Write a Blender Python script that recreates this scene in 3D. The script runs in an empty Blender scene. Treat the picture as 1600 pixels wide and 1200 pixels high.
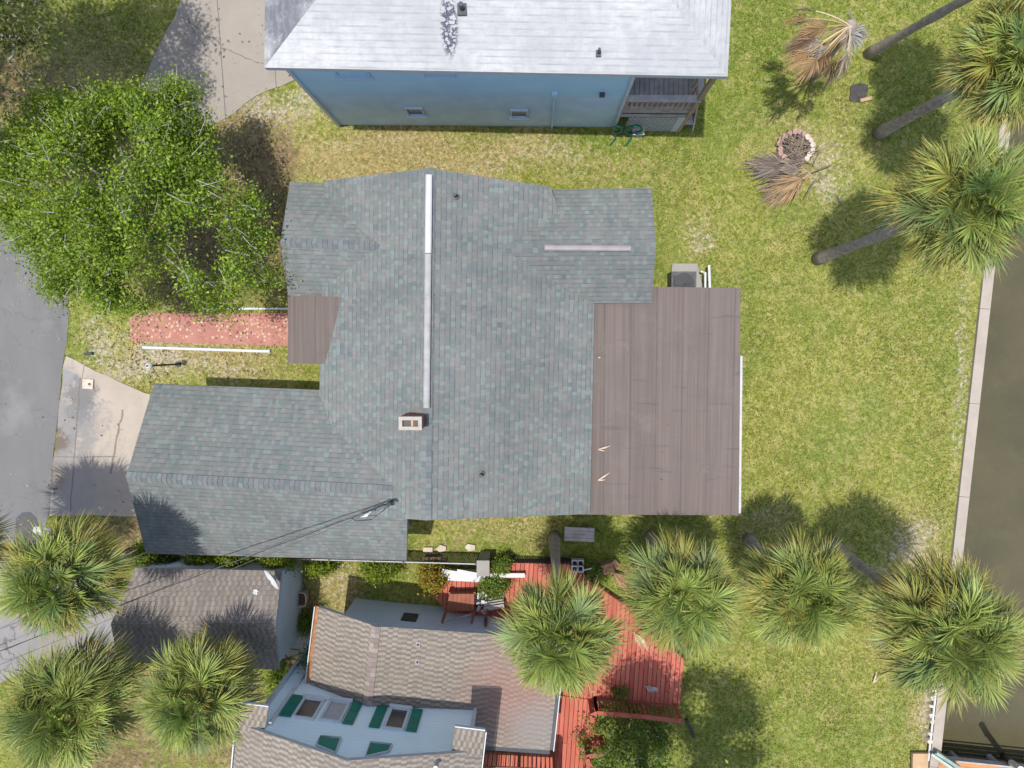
import bpy, math, random
import numpy as np
from mathutils import Vector, Matrix, Quaternion

# ------------------------------------------------------------------ camera
scene = bpy.context.scene
COL = scene.collection
F = 1110.0                      # focal length in photo pixels (1600 wide)
CAMH = 23.0                     # drone height
CAMP = Vector((0, 0, CAMH))
def ray0(px, py): return Vector(((px-800)/F, -(py-600)/F, -1.0))
QC = ray0(835, 530).rotation_difference(Vector((0, 0, -1)))   # the photo's nadir sits at (835,530)
cd = bpy.data.cameras.new("camera"); cam = bpy.data.objects.new("camera", cd); COL.objects.link(cam)
cd.sensor_width = 36.0; cd.lens = F/1600*36.0; cd.clip_start = 0.5; cd.clip_end = 3000
cam.matrix_world = Matrix.Translation(CAMP) @ QC.to_matrix().to_4x4()
scene.camera = cam

# ------------------------------------------------------------------ sky, sun, exposure
w = bpy.data.worlds.new("World"); scene.world = w; w.use_nodes = True
nt = w.node_tree; nt.nodes.clear()
sk = nt.nodes.new('ShaderNodeTexSky'); sk.sky_type = 'NISHITA'; sk.sun_disc = False
SUND = Vector((0.135, 0.024, -1.0)).normalized()              # direction the light travels
sk.sun_elevation = math.asin(-SUND.z); sk.sun_rotation = math.atan2(-SUND.x, -SUND.y)
sk.air_density = 1.0; sk.dust_density = 2.0; sk.ozone_density = 1.0
bg = nt.nodes.new('ShaderNodeBackground'); bg.inputs['Strength'].default_value = 0.15
out = nt.nodes.new('ShaderNodeOutputWorld')
nt.links.new(sk.outputs[0], bg.inputs[0]); nt.links.new(bg.outputs[0], out.inputs[0])
sl = bpy.data.lights.new("sun", 'SUN'); sl.energy = 3.2; sl.angle = math.radians(0.6); sl.color = (1.0, 0.96, 0.9)
so = bpy.data.objects.new("sun", sl); COL.objects.link(so)
so.rotation_euler = SUND.to_track_quat('-Z', 'Y').to_euler()
scene.view_settings.view_transform = 'Standard'; scene.view_settings.look = 'None'
scene.view_settings.exposure = 0.64; scene.view_settings.gamma = 1.0
scene.cycles.max_bounces = 6; scene.cycles.transparent_max_bounces = 8

# ------------------------------------------------------------------ photo pixel -> point in the place
def ray(px, py): return QC @ ray0(px, py)
def P(px, py, z=0.0):
    d = ray(px, py); return CAMP + d*((z-CAMH)/d.z)
def plane3(a, b, c):
    n = (b-a).cross(c-a).normalized(); return (a, n)
def PL(px, py, pl):
    d = ray(px, py); return CAMP + d*((pl[0]-CAMP).dot(pl[1])/d.dot(pl[1]))
def zat(pl, x, y):
    a, n = pl; return a.z-(n.x*(x-a.x)+n.y*(y-a.y))/n.z
R = math.radians

# ------------------------------------------------------------------ mesh helpers
def wloc(o):
    l = Vector((0, 0, 0))
    while o is not None: l = l+o.location; o = o.parent
    return l
def tag(o, label=None, cat=None, group=None, kind=None):
    if label: o['label'] = label
    if cat: o['category'] = cat
    if group: o['group'] = group
    if kind: o['kind'] = kind
    return o
def thing(name, loc, label, cat, group=None):
    o = bpy.data.objects.new(name, None); COL.objects.link(o); o.location = loc
    o.empty_display_size = 0.2
    return tag(o, label, cat, group)
def mklink(name, me, mats, parent, org):
    for m in mats: me.materials.append(m)
    o = bpy.data.objects.new(name, me); COL.objects.link(o)
    if parent is not None: o.parent = parent
    else: o.location = org
    return o
class MB:
    def __init__(s): s.v = []; s.f = []; s.m = []; s.uv = []; s.hasuv = False
    def poly(s, pts, m=0, uv=None):
        b = len(s.v); s.v += [tuple(p) for p in pts]; s.f.append(tuple(range(b, b+len(pts)))); s.m.append(m)
        s.uv.append(uv)
        if uv: s.hasuv = True
        return s
    def hexa(s, a, b, m=0):            # two rings of n points (bottom a, top b, ccw from above)
        n = len(a); o = len(s.v); s.v += [tuple(p) for p in a]+[tuple(p) for p in b]
        fs = [tuple(o+n+i for i in range(n)), tuple(o+n-1-i for i in range(n))]
        fs += [(o+i, o+(i+1) % n, o+n+(i+1) % n, o+n+i) for i in range(n)]
        s.f += fs; s.m += [m]*len(fs); s.uv += [None]*len(fs); return s
    def box(s, c, size, rz=0.0, m=0):
        c = Vector(c); x, y, z = [k/2 for k in size]; cs, sn = math.cos(rz), math.sin(rz)
        q = [(-x, -y), (x, -y), (x, y), (-x, y)]
        q = [(c.x+a*cs-b*sn, c.y+a*sn+b*cs) for a, b in q]
        return s.hexa([(a, b, c.z-z) for a, b in q], [(a, b, c.z+z) for a, b in q], m)
    def beam(s, p0, p1, wd, ht, m=0, up=Vector((0, 0, 1))):
        p0, p1 = Vector(p0), Vector(p1); d = (p1-p0).normalized()
        if abs(d.dot(up)) > .98: up = Vector((0, 1, 0))
        r = d.cross(up).normalized()*(wd/2); u = r.cross(d).normalized()*(ht/2)
        ring = lambda p: [p-r-u, p+r-u, p+r+u, p-r+u]
        a, b = ring(p0), ring(p1); o = len(s.v); s.v += [tuple(k) for k in a+b]
        fs = [(o, o+1, o+2, o+3), (o+7, o+6, o+5, o+4)]+[(o+i, o+4+i, o+4+(i+1) % 4, o+(i+1) % 4) for i in range(4)]
        s.f += fs; s.m += [m]*6; s.uv += [None]*6; return s
    def tube(s, pts, rad, n=8, m=0):
        pts = [Vector(p) for p in pts]
        if not hasattr(rad, '__len__'): rad = [rad]*len(pts)
        o = len(s.v)
        for i, p in enumerate(pts):
            d = (pts[min(i+1, len(pts)-1)]-pts[max(i-1, 0)])
            d = d.normalized() if d.length > 1e-9 else Vector((0, 0, 1))
            a = Vector((1, 0, 0)) if abs(d.x) < .8 else Vector((0, 1, 0))
            x = d.cross(a).normalized(); y = d.cross(x)
            for k in range(n):
                t = 2*math.pi*k/n; s.v.append(tuple(p+(x*math.cos(t)+y*math.sin(t))*rad[i]))
        for i in range(len(pts)-1):
            for k in range(n):
                a0 = o+i*n+k; b0 = o+i*n+(k+1) % n
                s.f.append((a0, b0, b0+n, a0+n)); s.m.append(m); s.uv.append(None)
        s.f.append(tuple(o+n-1-k for k in range(n))); s.f.append(tuple(o+(len(pts)-1)*n+k for k in range(n)))
        s.m += [m, m]; s.uv += [None, None]; return s
    def prism(s, pts, z0, z1, m=0):
        pts = [Vector((p[0], p[1], 0)) for p in pts]
        ar = sum(pts[i].x*pts[(i+1) % len(pts)].y-pts[(i+1) % len(pts)].x*pts[i].y for i in range(len(pts)))
        if ar < 0: pts = pts[::-1]
        return s.hexa([(p.x, p.y, z0) for p in pts], [(p.x, p.y, z1) for p in pts], m)
    def slab(s, pts, th, eave, m=0, ms=1, drop=None):
        """roof facet: top face with metre UVs (u along the eave vector), soffit and edges below it"""
        pts = [Vector(p) for p in pts]
        n = Vector((0, 0, 0))
        for i in range(len(pts)): n += pts[i].cross(pts[(i+1) % len(pts)])
        if n.z < 0: pts = pts[::-1]; n = -n
        n.normalize(); u = Vector(eave); u = (u-n*u.dot(n)).normalized(); vv = n.cross(u)
        if vv.z < 0: u = -u; vv = -vv
        uv = [(p.dot(u)+50, p.dot(vv)+50) for p in pts]
        s.poly(pts, m, uv)
        lo = [p-Vector((0, 0, th)) for p in pts]
        s.poly(lo[::-1], ms)
        for i in range(len(pts)):
            j = (i+1) % len(pts); s.poly([lo[i], lo[j], pts[j], pts[i]], ms)
        return s
    def build(s, name, mats, parent=None, smooth=False):
        if not isinstance(mats, (list, tuple)): mats = [mats]
        V = np.array(s.v, dtype=float)
        if parent is not None: org = wloc(parent)
        else: org = Vector(((V[:, 0].min()+V[:, 0].max())/2, (V[:, 1].min()+V[:, 1].max())/2, V[:, 2].min()))
        V = V-np.array(org)
        me = bpy.data.meshes.new(name); me.from_pydata(V.tolist(), [], s.f)
        me.polygons.foreach_set('material_index', s.m)
        if smooth: me.polygons.foreach_set('use_smooth', [True]*len(s.f))
        if s.hasuv:
            l = me.uv_layers.new(name='UVMap'); k = 0
            for f, uv in zip(s.f, s.uv):
                for i in range(len(f)):
                    l.data[k].uv = uv[i] if uv else (0, 0); k += 1
        me.update()
        return mklink(name, me, mats, parent, org)
def npmesh(name, V, Fc, mats, parent=None, col=None, smooth=False):
    """V (n,3), Fc (k,3|4) arrays, col (n,3|4) point colours"""
    V = np.asarray(V, dtype=np.float64); Fc = np.asarray(Fc, dtype=np.int32)
    org = wloc(parent) if parent is not None else Vector((float(V[:, 0].mean()), float(V[:, 1].mean()), float(V[:, 2].min())))
    me = bpy.data.meshes.new(name); n, k = Fc.shape
    me.vertices.add(len(V)); me.vertices.foreach_set('co', (V-np.array(org)).astype(np.float32).ravel())
    me.loops.add(n*k); me.loops.foreach_set('vertex_index', Fc.ravel())
    me.polygons.add(n); me.polygons.foreach_set('loop_start', np.arange(0, n*k, k, dtype=np.int32))
    me.polygons.foreach_set('loop_total', np.full(n, k, dtype=np.int32))
    if smooth: me.polygons.foreach_set('use_smooth', np.ones(n, dtype=bool))
    if col is not None:
        c = np.ones((len(V), 4), dtype=np.float32); c[:, :col.shape[1]] = col
        a = me.color_attributes.new('col', 'FLOAT_COLOR', 'POINT'); a.data.foreach_set('color', c.ravel())
    me.update(calc_edges=True); me.validate()
    if not isinstance(mats, (list, tuple)): mats = [mats]
    return mklink(name, me, mats, parent, org)

# value noise in numpy
def vnoise(x, y, seed=0):
    x = np.asarray(x, dtype=float); y = np.asarray(y, dtype=float)
    xi = np.floor(x).astype(np.int64); yi = np.floor(y).astype(np.int64); fx = x-xi; fy = y-yi
    fx = fx*fx*(3-2*fx); fy = fy*fy*(3-2*fy)
    def h(a, b):
        k = (a*374761393+b*668265263+seed*974634777) & 0xffffffff
        k = ((k ^ (k >> 13))*1274126177) & 0xffffffff
        return ((k ^ (k >> 16)) & 0xffff)/65535.0
    return (h(xi, yi)*(1-fx)+h(xi+1, yi)*fx)*(1-fy)+(h(xi, yi+1)*(1-fx)+h(xi+1, yi+1)*fx)*fy
def fbm(x, y, seed=0, o=4):
    s = 0; a = .5
    for i in range(o): s = s+a*vnoise(x*2**i, y*2**i, seed+i*7); a *= .5
    return s/(1-.5**o)
def inpoly(x, y, poly):
    c = np.zeros(len(x), dtype=bool); n = len(poly)
    for i in range(n):
        x0, y0 = poly[i][0], poly[i][1]; x1, y1 = poly[(i+1) % n][0], poly[(i+1) % n][1]
        if y0 == y1: continue
        c ^= ((y0 > y) != (y1 > y)) & (x < (x1-x0)*(y-y0)/(y1-y0)+x0)
    return c

# ------------------------------------------------------------------ material helpers
class NT:
    def __init__(s, name):
        s.mat = bpy.data.materials.new(name); s.mat.use_nodes = True; s.t = s.mat.node_tree; s.t.nodes.clear()
        s.out = s.t.nodes.new('ShaderNodeOutputMaterial')
    def n(s, ty, ins=None, **props):
        d = s.t.nodes.new('ShaderNode'+ty)
        for k, v in props.items(): setattr(d, k, v)
        for k, v in (ins or {}).items():
            i = d.inputs[k]
            if isinstance(v, bpy.types.NodeSocket): s.t.links.new(v, i)
            else: i.default_value = v
        return d
    def math(s, op, a, b=0.0, c=None):
        ins = {0: a, 1: b}
        if c is not None: ins[2] = c
        return s.n('Math', ins, operation=op).outputs[0]
    def mix(s, fac, a, b, blend='MIX'):
        d = s.t.nodes.new('ShaderNodeMix'); d.data_type = 'RGBA'; d.blend_type = blend
        for i, v in ((0, fac), (6, a), (7, b)):
            if isinstance(v, bpy.types.NodeSocket): s.t.links.new(v, d.inputs[i])
            else: d.inputs[i].default_value = v if i == 0 else (*v[:3], 1)
        return d.outputs[2]
    def ramp(s, fac, stops, interp='LINEAR'):
        d = s.n('ValToRGB', {0: fac}); cr = d.color_ramp; cr.interpolation = interp
        while len(cr.elements) < len(stops): cr.elements.new(0.5)
        for e, (p, c) in zip(cr.elements, stops):
            e.position = p; e.color = (*c, 1) if hasattr(c, '__len__') else (c, c, c, 1)
        return d.outputs[0]
    def noise(s, vec, scale, detail=4, rough=.6, dist=0.0):
        return s.n('TexNoise', {'Vector': vec, 'Scale': scale, 'Detail': detail, 'Roughness': rough, 'Distortion': dist}).outputs[0]
    def pos(s): return s.n('NewGeometry').outputs['Position']
    def uv(s): return s.n('UVMap', uv_map='UVMap').outputs[0]
    def bsdf(s, color, rough=.85, bump=None, bstr=.3, bdist=.02, metallic=0.0, spec=.3, **kw):
        ins = {'Base Color': color if isinstance(color, bpy.types.NodeSocket) else (*color, 1), 'Roughness': rough,
               'Metallic': metallic, 'Specular IOR Level': spec}
        ins.update(kw)
        p = s.n('BsdfPrincipled', ins)
        if bump is not None:
            b = s.n('Bump', {'Height': bump, 'Strength': bstr, 'Distance': bdist}); s.t.links.new(b.outputs[0], p.inputs['Normal'])
        s.t.links.new(p.outputs[0], s.out.inputs[0]); return s.mat
def weathered(name, c, var=.25, scale=3.0, fine=40.0, rough=.8, metallic=0.0, bstr=.15, tint=None, spec=.3):
    t = NT(name); p = t.pos()
    a = t.noise(p, scale, 5); b = t.noise(p, fine, 3)
    lo = tuple(k*(1-var) for k in c); hi = tuple(min(1, k*(1+var*.6)) for k in c)
    col = t.ramp(a, [(.3, lo), (.7, hi)])
    if tint: col = t.mix(t.ramp(t.noise(p, scale*.6, 6, .7), [(.5, 0), (.72, .8)]), col, tint)
    col = t.mix(t.math('MULTIPLY', b, .35), col, tuple(k*.75 for k in c))
    return t.bsdf(col, rough, b, bstr, .01, metallic, spec)
def shingles(name, pal, course=.142, tab=.17, dark=.55, spots=None, stain=None, line=.13, alt=0.0, merge=1.6):
    """laminated asphalt shingles: staggered tabs of mixed tone, in metre UVs"""
    t = NT(name); s = t.n('SeparateXYZ', {0: t.uv()})
    y = t.math('DIVIDE', s.outputs[1], course); row = t.math('FLOOR', y); fy = t.math('FRACT', y)
    rr = t.n('TexWhiteNoise', {'W': row}, noise_dimensions='1D').outputs[0]
    x = t.math('ADD', t.math('DIVIDE', s.outputs[0], tab), t.math('MULTIPLY', rr, 9.0))
    wob = t.noise(t.n('CombineXYZ', {0: t.math('MULTIPLY', x, .45), 1: t.math('MULTIPLY', row, 3.7)}).outputs[0], 1.0, 1)
    x = t.math('ADD', x, t.math('MULTIPLY', wob, merge))
    cell = t.math('FLOOR', x); fx = t.math('FRACT', x)
    wn = t.n('TexWhiteNoise', {'Vector': t.n('CombineXYZ', {0: cell, 1: row}).outputs[0]}, noise_dimensions='2D')
    bl = t.noise(t.uv(), .8, 3)
    val = t.math('ADD', t.math('MULTIPLY', wn.outputs[0], .8), t.math('MULTIPLY', t.math('SUBTRACT', bl, .3), .6))
    if alt:
        par = t.math('MODULO', t.math('ABSOLUTE', cell), 2.0)
        val = t.math('ADD', t.math('MULTIPLY', par, alt), t.math('MULTIPLY', val, 1-alt))
    k = len(pal); col = t.ramp(val, [((i+.3)/k, c) for i, c in enumerate(pal)])
    gr = t.noise(t.uv(), 90, 2)
    col = t.mix(t.math('MULTIPLY', gr, .5), col, tuple(q*.7 for q in pal[k//2]))
    w2 = t.n('TexWhiteNoise', {'Vector': t.n('CombineXYZ', {0: cell, 1: row, 2: 7.0}).outputs[0]}, noise_dimensions='3D').outputs[0]
    low = t.ramp(fy, [(0, dark), (line, dark+.12), (line+.1, 1.0)])  # dark course band, with the butt edge's shadow line painted into the colour
    col = t.mix(t.ramp(w2, [(.25, .25), (.75, 1.0)]), col, t.mix(1.0, col, low, 'MULTIPLY'))
    ed = t.ramp(fx, [(0, dark+.22), (.09, 1.0)])
    col = t.mix(.8, col, ed, 'MULTIPLY')
    big = t.noise(t.pos(), .35, 4); col = t.mix(1.0, col, t.ramp(big, [(.3, .88), (.7, 1.1)]), 'MULTIPLY')
    sk_ = t.noise(t.n('CombineXYZ', {0: t.math('MULTIPLY', s.outputs[0], 1.6), 1: t.math('MULTIPLY', s.outputs[1], .22)}).outputs[0], 1.0, 6, .7)
    col = t.mix(t.ramp(sk_, [(.5, 0), (.72, .4)]), col, tuple(q*.72 for q in pal[0]))
    zb = t.noise(t.pos(), .9, 5, .7); col = t.mix(t.ramp(zb, [(.52, 0), (.7, .35)]), col, tuple(min(1, q*1.1) for q in pal[2]))
    if stain:
        for (px, py, z, rad, c, amt) in stain:
            c0 = P(px, py, z)
            d = t.n('VectorMath', {0: t.pos(), 1: tuple(c0)}, operation='DISTANCE').outputs['Value']
            dd = t.math('ADD', t.math('DIVIDE', d, rad), t.math('MULTIPLY', t.noise(t.pos(), 2.0, 5), .5))
            col = t.mix(t.ramp(dd, [(.45, amt), (1.15, 0)]), col, c)
    h = t.math('ADD', t.math('SUBTRACT', 1.0, fy), t.math('MULTIPLY', wn.outputs[0], .5))
    return t.bsdf(col, .95, h, .35, .012, spec=.12)
def island_mat(name, pal, rough=.9):
    t = NT(name); r = t.n('NewGeometry').outputs['Random Per Island']
    col = t.ramp(r, [((i+.4)/len(pal), c) for i, c in enumerate(pal)])
    b = t.noise(t.pos(), 30, 3); col = t.mix(t.math('MULTIPLY', b, .5), col, tuple(k*.7 for k in pal[0]))
    return t.bsdf(col, rough, b, .2, .01)
def leafmat(name, trans=.3, rough=.5, spec=.35, hue=1.0):
    t = NT(name); c = t.n('Attribute', attribute_name='col').outputs[0]
    p = t.n('BsdfPrincipled', {'Base Color': c, 'Roughness': rough, 'Specular IOR Level': spec})
    q = t.n('BsdfTranslucent', {'Color': t.mix(1.0, c, (1.15, 1.25, .6), 'MULTIPLY')})
    m = t.n('MixShader', {0: trans, 1: p.outputs[0], 2: q.outputs[0]})
    t.t.links.new(m.outputs[0], t.out.inputs[0]); return t.mat

# palettes are albedos
M = {}
M['shingle'] = shingles('slate_green_shingles', [(.105, .126, .13), (.143, .168, .162), (.175, .17, .158), (.126, .158, .149), (.152, .157, .158), (.19, .18, .168), (.18, .216, .202), (.15, .168, .16)], course=.142, tab=.115, dark=.6, merge=1.5)
M['cap'] = island_mat('ridge_cap_shingles', [(.12, .135, .142), (.14, .165, .163), (.165, .16, .152), (.18, .207, .203), (.135, .145, .15), (.17, .178, .175)])
M['capedge'] = weathered('exposed_cap_edge', (.2, .212, .21), .2, 5, 40, .95)
M['tan'] = shingles('tan_shingles', [(.14, .123, .11), (.155, .136, .12), (.19, .165, .14), (.265, .228, .185), (.3, .262, .215)], course=.142, tab=.075, dark=.8, alt=.5, merge=.25,
                    stain=[(800, 1085, 2.7, 2.6, (.24, .12, .095), .5), (835, 1140, 2.6, 1.5, (.2, .19, .18), .6)])
M['shedshingle'] = shingles('shed_shingles', [(.14, .122, .11), (.165, .144, .128), (.2, .175, .153), (.25, .22, .19)], course=.142, tab=.09, dark=.72, alt=.45, merge=.3)
def white_roof():
    t = NT('white_coated_shingles'); s = t.n('SeparateXYZ', {0: t.uv()})
    y = t.math('DIVIDE', s.outputs[1], .148); fy = t.math('FRACT', y); row = t.math('FLOOR', y)
    brk = t.noise(t.n('CombineXYZ', {0: t.math('MULTIPLY', s.outputs[0], 1.3), 1: t.math('MULTIPLY', row, 5.3)}).outputs[0], 1.0, 3)
    ln = t.math('MULTIPLY', t.ramp(fy, [(0, 1), (.2, .7), (.3, 0)]), t.ramp(brk, [(.4, .1), (.65, 1)]))
    col = t.ramp(t.noise(t.pos(), .55, 6, .65), [(.35, (.31, .315, .315)), (.62, (.425, .425, .415))])
    ug = t.n('CombineXYZ', {0: t.math('MULTIPLY', s.outputs[0], 2.2), 1: t.math('MULTIPLY', s.outputs[1], .8)}).outputs[0]
    pat = t.ramp(t.noise(ug, 1.9, 8, .75), [(.47, 0), (.7, .7)])
    col = t.mix(pat, col, (.27, .285, .31))
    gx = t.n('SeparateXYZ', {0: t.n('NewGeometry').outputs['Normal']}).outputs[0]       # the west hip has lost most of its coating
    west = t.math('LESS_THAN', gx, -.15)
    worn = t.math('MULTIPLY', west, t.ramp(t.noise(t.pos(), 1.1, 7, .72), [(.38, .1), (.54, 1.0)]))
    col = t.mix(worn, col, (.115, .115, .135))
    col = t.mix(t.math('MULTIPLY', ln, .62), col, (.17, .178, .185))
    f1 = t.noise(t.n('CombineXYZ', {0: t.math('MULTIPLY', s.outputs[0], 3.0), 1: t.math('MULTIPLY', s.outputs[1], 9.0)}).outputs[0], 1.0, 4, .7)
    col = t.mix(t.ramp(f1, [(.45, 0), (.7, .5)]), col, (.24, .248, .255))
    c0 = P(697, 22, 6.5)                                                              # patch of dark mastic
    v = t.n('VectorMath', {0: t.pos(), 1: tuple(c0)}, operation='SUBTRACT').outputs[0]
    v = t.n('VectorMath', {0: v, 1: (4.2, 1.35, 0)}, operation='MULTIPLY').outputs[0]
    d = t.n('VectorMath', {0: v}, operation='LENGTH').outputs['Value']
    g = t.math('ABSOLUTE', t.math('SUBTRACT', t.noise(t.pos(), 5.5, 4, .6), .5))
    bl = t.math('MULTIPLY', t.ramp(d, [(.7, 1), (1.0, 0)]), t.ramp(g, [(.03, 1), (.075, 0)]))
    col = t.mix(bl, col, (.06, .06, .09))
    return t.bsdf(col, .7, t.math('SUBTRACT', 1.0, fy), .2, .01)
M['white_roof'] = white_roof()
def rolled():
    t = NT('brown_rolled_roofing'); s = t.n('SeparateXYZ', {0: t.uv()})
    x = t.math('ADD', t.math('DIVIDE', s.outputs[0], .745), .42); fx = t.math('FRACT', x); cell = t.math('FLOOR', x)
    wn = t.n('TexWhiteNoise', {'W': cell}, noise_dimensions='1D').outputs[0]
    st = t.n('CombineXYZ', {0: t.math('MULTIPLY', s.outputs[0], 14), 1: t.math('MULTIPLY', s.outputs[1], .25)}).outputs[0]
    band = t.noise(st, 1.0, 3)
    col = t.ramp(t.math('ADD', band, t.math('MULTIPLY', t.math('SUBTRACT', wn, .5), .2)), [(.3, (.12, .097, .086)), (.7, (.166, .136, .121))])
    seam = t.ramp(fx, [(0, 1), (.025, .8), (.05, 0), (.96, 0), (1, .5)])
    wob = t.noise(t.pos(), 1.7, 4); seam = t.math('MULTIPLY', seam, t.ramp(wob, [(.3, .35), (.6, 1)]))
    col = t.mix(t.math('MULTIPLY', seam, .7), col, (.06, .053, .053))
    sv = t.n('CombineXYZ', {0: t.math('MULTIPLY', s.outputs[0], .9), 1: t.math('MULTIPLY', s.outputs[1], 7)}).outputs[0]
    sc = t.ramp(t.noise(sv, .8, 3, .5, .3), [(.62, 0), (.69, .6)])
    col = t.mix(sc, col, (.085, .08, .08))
    ws = t.ramp(t.noise(t.pos(), .7, 6, .7), [(.5, 0), (.68, .45)]); col = t.mix(ws, col, (.105, .09, .082))
    du = t.ramp(t.noise(t.pos(), 1.1, 7, .75), [(.56, 0), (.72, .35)]); col = t.mix(du, col, (.21, .185, .165))
    g = t.noise(t.uv(), 80, 2); col = t.mix(t.math('MULTIPLY', g, .5), col, (.1, .085, .08))
    return t.bsdf(col, .95, t.math('ADD', band, seam), .2, .01, spec=.1)
M['rolled'] = rolled()
M['fascia'] = weathered('white_fascia_paint', (.42, .42, .42), .15)
M['wall_grey'] = weathered('stucco_wall', (.5, .5, .48), .15, bstr=.3)
def planks_mat(name, cols, width=.19, axis=1, dark=.4, rough=.6, horizontal_z=True):
    t = NT(name); p = t.pos(); s = t.n('SeparateXYZ', {0: p})
    y = t.math('DIVIDE', s.outputs[2], width); fy = t.math('FRACT', y)
    a = t.noise(p, 1.2, 5, .65)
    col = t.ramp(a, [(.3, cols[0]), (.7, cols[1])])
    col = t.mix(1.0, col, t.ramp(fy, [(0, dark), (.07, 1.0)]), 'MULTIPLY')
    return t.bsdf(col, rough, fy, .5, .02)
M['siding_blue'] = planks_mat('blue_lap_siding', [(.36, .56, .69), (.41, .62, .74)], .2, dark=.86)
M['block_blue'] = weathered('painted_block_wall', (.47, .62, .72), .15, 1.5, 25, .8, bstr=.3, tint=(.5, .58, .63))
M['siding_pale'] = planks_mat('pale_blue_lap_siding', [(.68, .8, .84), (.74, .86, .9)], .15, dark=.7)
M['wall_pale'] = weathered('pale_painted_wall', (.66, .72, .79), .1, 1.0, 30, .6, tint=(.6, .67, .75))
M['shutter'] = weathered('dark_green_shutter', (.015, .175, .125), .2, 2, 40, .5)
M['trim'] = weathered('white_trim', (.5, .53, .55), .12)
M['trimblue'] = weathered('blue_painted_trim', (.42, .53, .62), .12)
M['pane'] = weathered('screened_window_glass', (.075, .07, .07), .3, 6, 60, .15, spec=.5)
M['pane_light'] = weathered('blind_behind_glass', (.36, .37, .38), .2, 7, 60, .3)
M['greywood'] = weathered('weathered_grey_boards', (.36, .335, .32), .3, 4, 50, .9, tint=(.3, .23, .18))
M['brownwood'] = weathered('brown_stained_wood', (.5, .32, .19), .3, 4, 50, .8)
M['postwood'] = weathered('treated_post_wood', (.36, .26, .16), .25, 4, 50, .85)
def reddeck():
    t = NT('red_stained_deck_boards'); p = t.pos(); r = t.n('NewGeometry').outputs['Random Per Island']
    s = t.n('SeparateXYZ', {0: p})
    st = t.n('CombineXYZ', {0: t.math('MULTIPLY', s.outputs[0], 12), 1: t.math('MULTIPLY', s.outputs[1], 1.1)}).outputs[0]
    g = t.noise(st, 1.0, 5, .65)
    col = t.ramp(t.math('ADD', t.math('MULTIPLY', r, .4), t.math('MULTIPLY', g, .6)), [(.2, (.29, .068, .044)), (.5, (.38, .1, .066)), (.8, (.44, .14, .095))])
    col = t.mix(t.ramp(t.noise(p, 2.2, 7, .75), [(.6, 0), (.75, .55)]), col, (.42, .2, .16))
    return t.bsdf(col, .8, g, .2, .01)
M['deck'] = reddeck()
M['redwood'] = weathered('red_stained_rail', (.33, .09, .055), .3, 4, 50, .8)
M['redbrown'] = weathered('red_brown_landing_boards', (.24, .085, .05), .25, 3, 50, .75)
def concrete(name, c, crack=True, stain=(.2, .19, .18), samt=.6, lines=None, dscale=.7, patches=None):
    t = NT(name); p = t.pos()
    col = t.ramp(t.noise(p, dscale, 6, .65), [(.3, tuple(k*.82 for k in c)), (.7, tuple(k*1.1 for k in c))])
    col = t.mix(t.ramp(t.noise(p, dscale*1.6, 7, .72), [(.55, 0), (.7, samt)]), col, stain)
    f = t.noise(p, 28, 3, .7); col = t.mix(t.math('MULTIPLY', f, .55), col, tuple(k*.68 for k in c))
    sp = t.n('TexVoronoi', {'Vector': p, 'Scale': 2.3}).outputs[0]
    col = t.mix(t.ramp(sp, [(.02, .6), (.06, 0)]), col, tuple(k*.45 for k in c))
    for (px, py, rad, cc, am) in (patches or []):
        dd = t.n('VectorMath', {0: p, 1: tuple(P(px, py))}, operation='DISTANCE').outputs['Value']
        dd = t.math('ADD', t.math('DIVIDE', dd, rad*1.35), t.math('MULTIPLY', t.math('SUBTRACT', t.noise(p, 2.6, 6, .7), .5), 2.2))
        col = t.mix(t.ramp(dd, [(.5, am), (.95, 0)]), col, cc)
    for (x0, y0, x1, y1, wd, wob) in (lines or []):
        a, b = P(x0, y0), P(x1, y1); dv = (b-a); L = dv.length; dv.normalize(); nv = Vector((-dv.y, dv.x, 0))
        rel = t.n('VectorMath', {0: p, 1: tuple(a)}, operation='SUBTRACT').outputs[0]
        al = t.n('VectorMath', {0: rel, 1: tuple(dv)}, operation='DOT_PRODUCT').outputs['Value']; ac = t.n('VectorMath', {0: rel, 1: tuple(nv)}, operation='DOT_PRODUCT').outputs['Value']
        ac = t.math('ABSOLUTE', t.math('ADD', ac, t.math('MULTIPLY', t.math('SUBTRACT', t.noise(p, 2.2, 4), .5), wob)))
        ins = t.math('MULTIPLY', t.math('GREATER_THAN', al, 0.0), t.math('LESS_THAN', al, L))
        col = t.mix(t.math('MULTIPLY', ins, t.ramp(t.math('DIVIDE', ac, wd), [(.4, .8), (1.0, 0)])), col, tuple(k*.36 for k in c))
    if crack:
        d = t.n('VectorMath', {0: p, 1: t.n('VectorMath', {0: t.n('TexNoise', {'Vector': p, 'Scale': 1.4, 'Detail': 4}).outputs['Color'], 1: (1.3, 1.3, 0)}, operation='MULTIPLY').outputs[0]}, operation='ADD').outputs[0]
        v = t.n('TexVoronoi', {'Vector': d, 'Scale': .34}, feature='DISTANCE_TO_EDGE').outputs[0]
        col = t.mix(t.ramp(v, [(.0, .75), (.006, .6), (.012, 0)]), col, tuple(k*.4 for k in c))
    return t.bsdf(col, .92, f, .25, .01, spec=.15)
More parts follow.
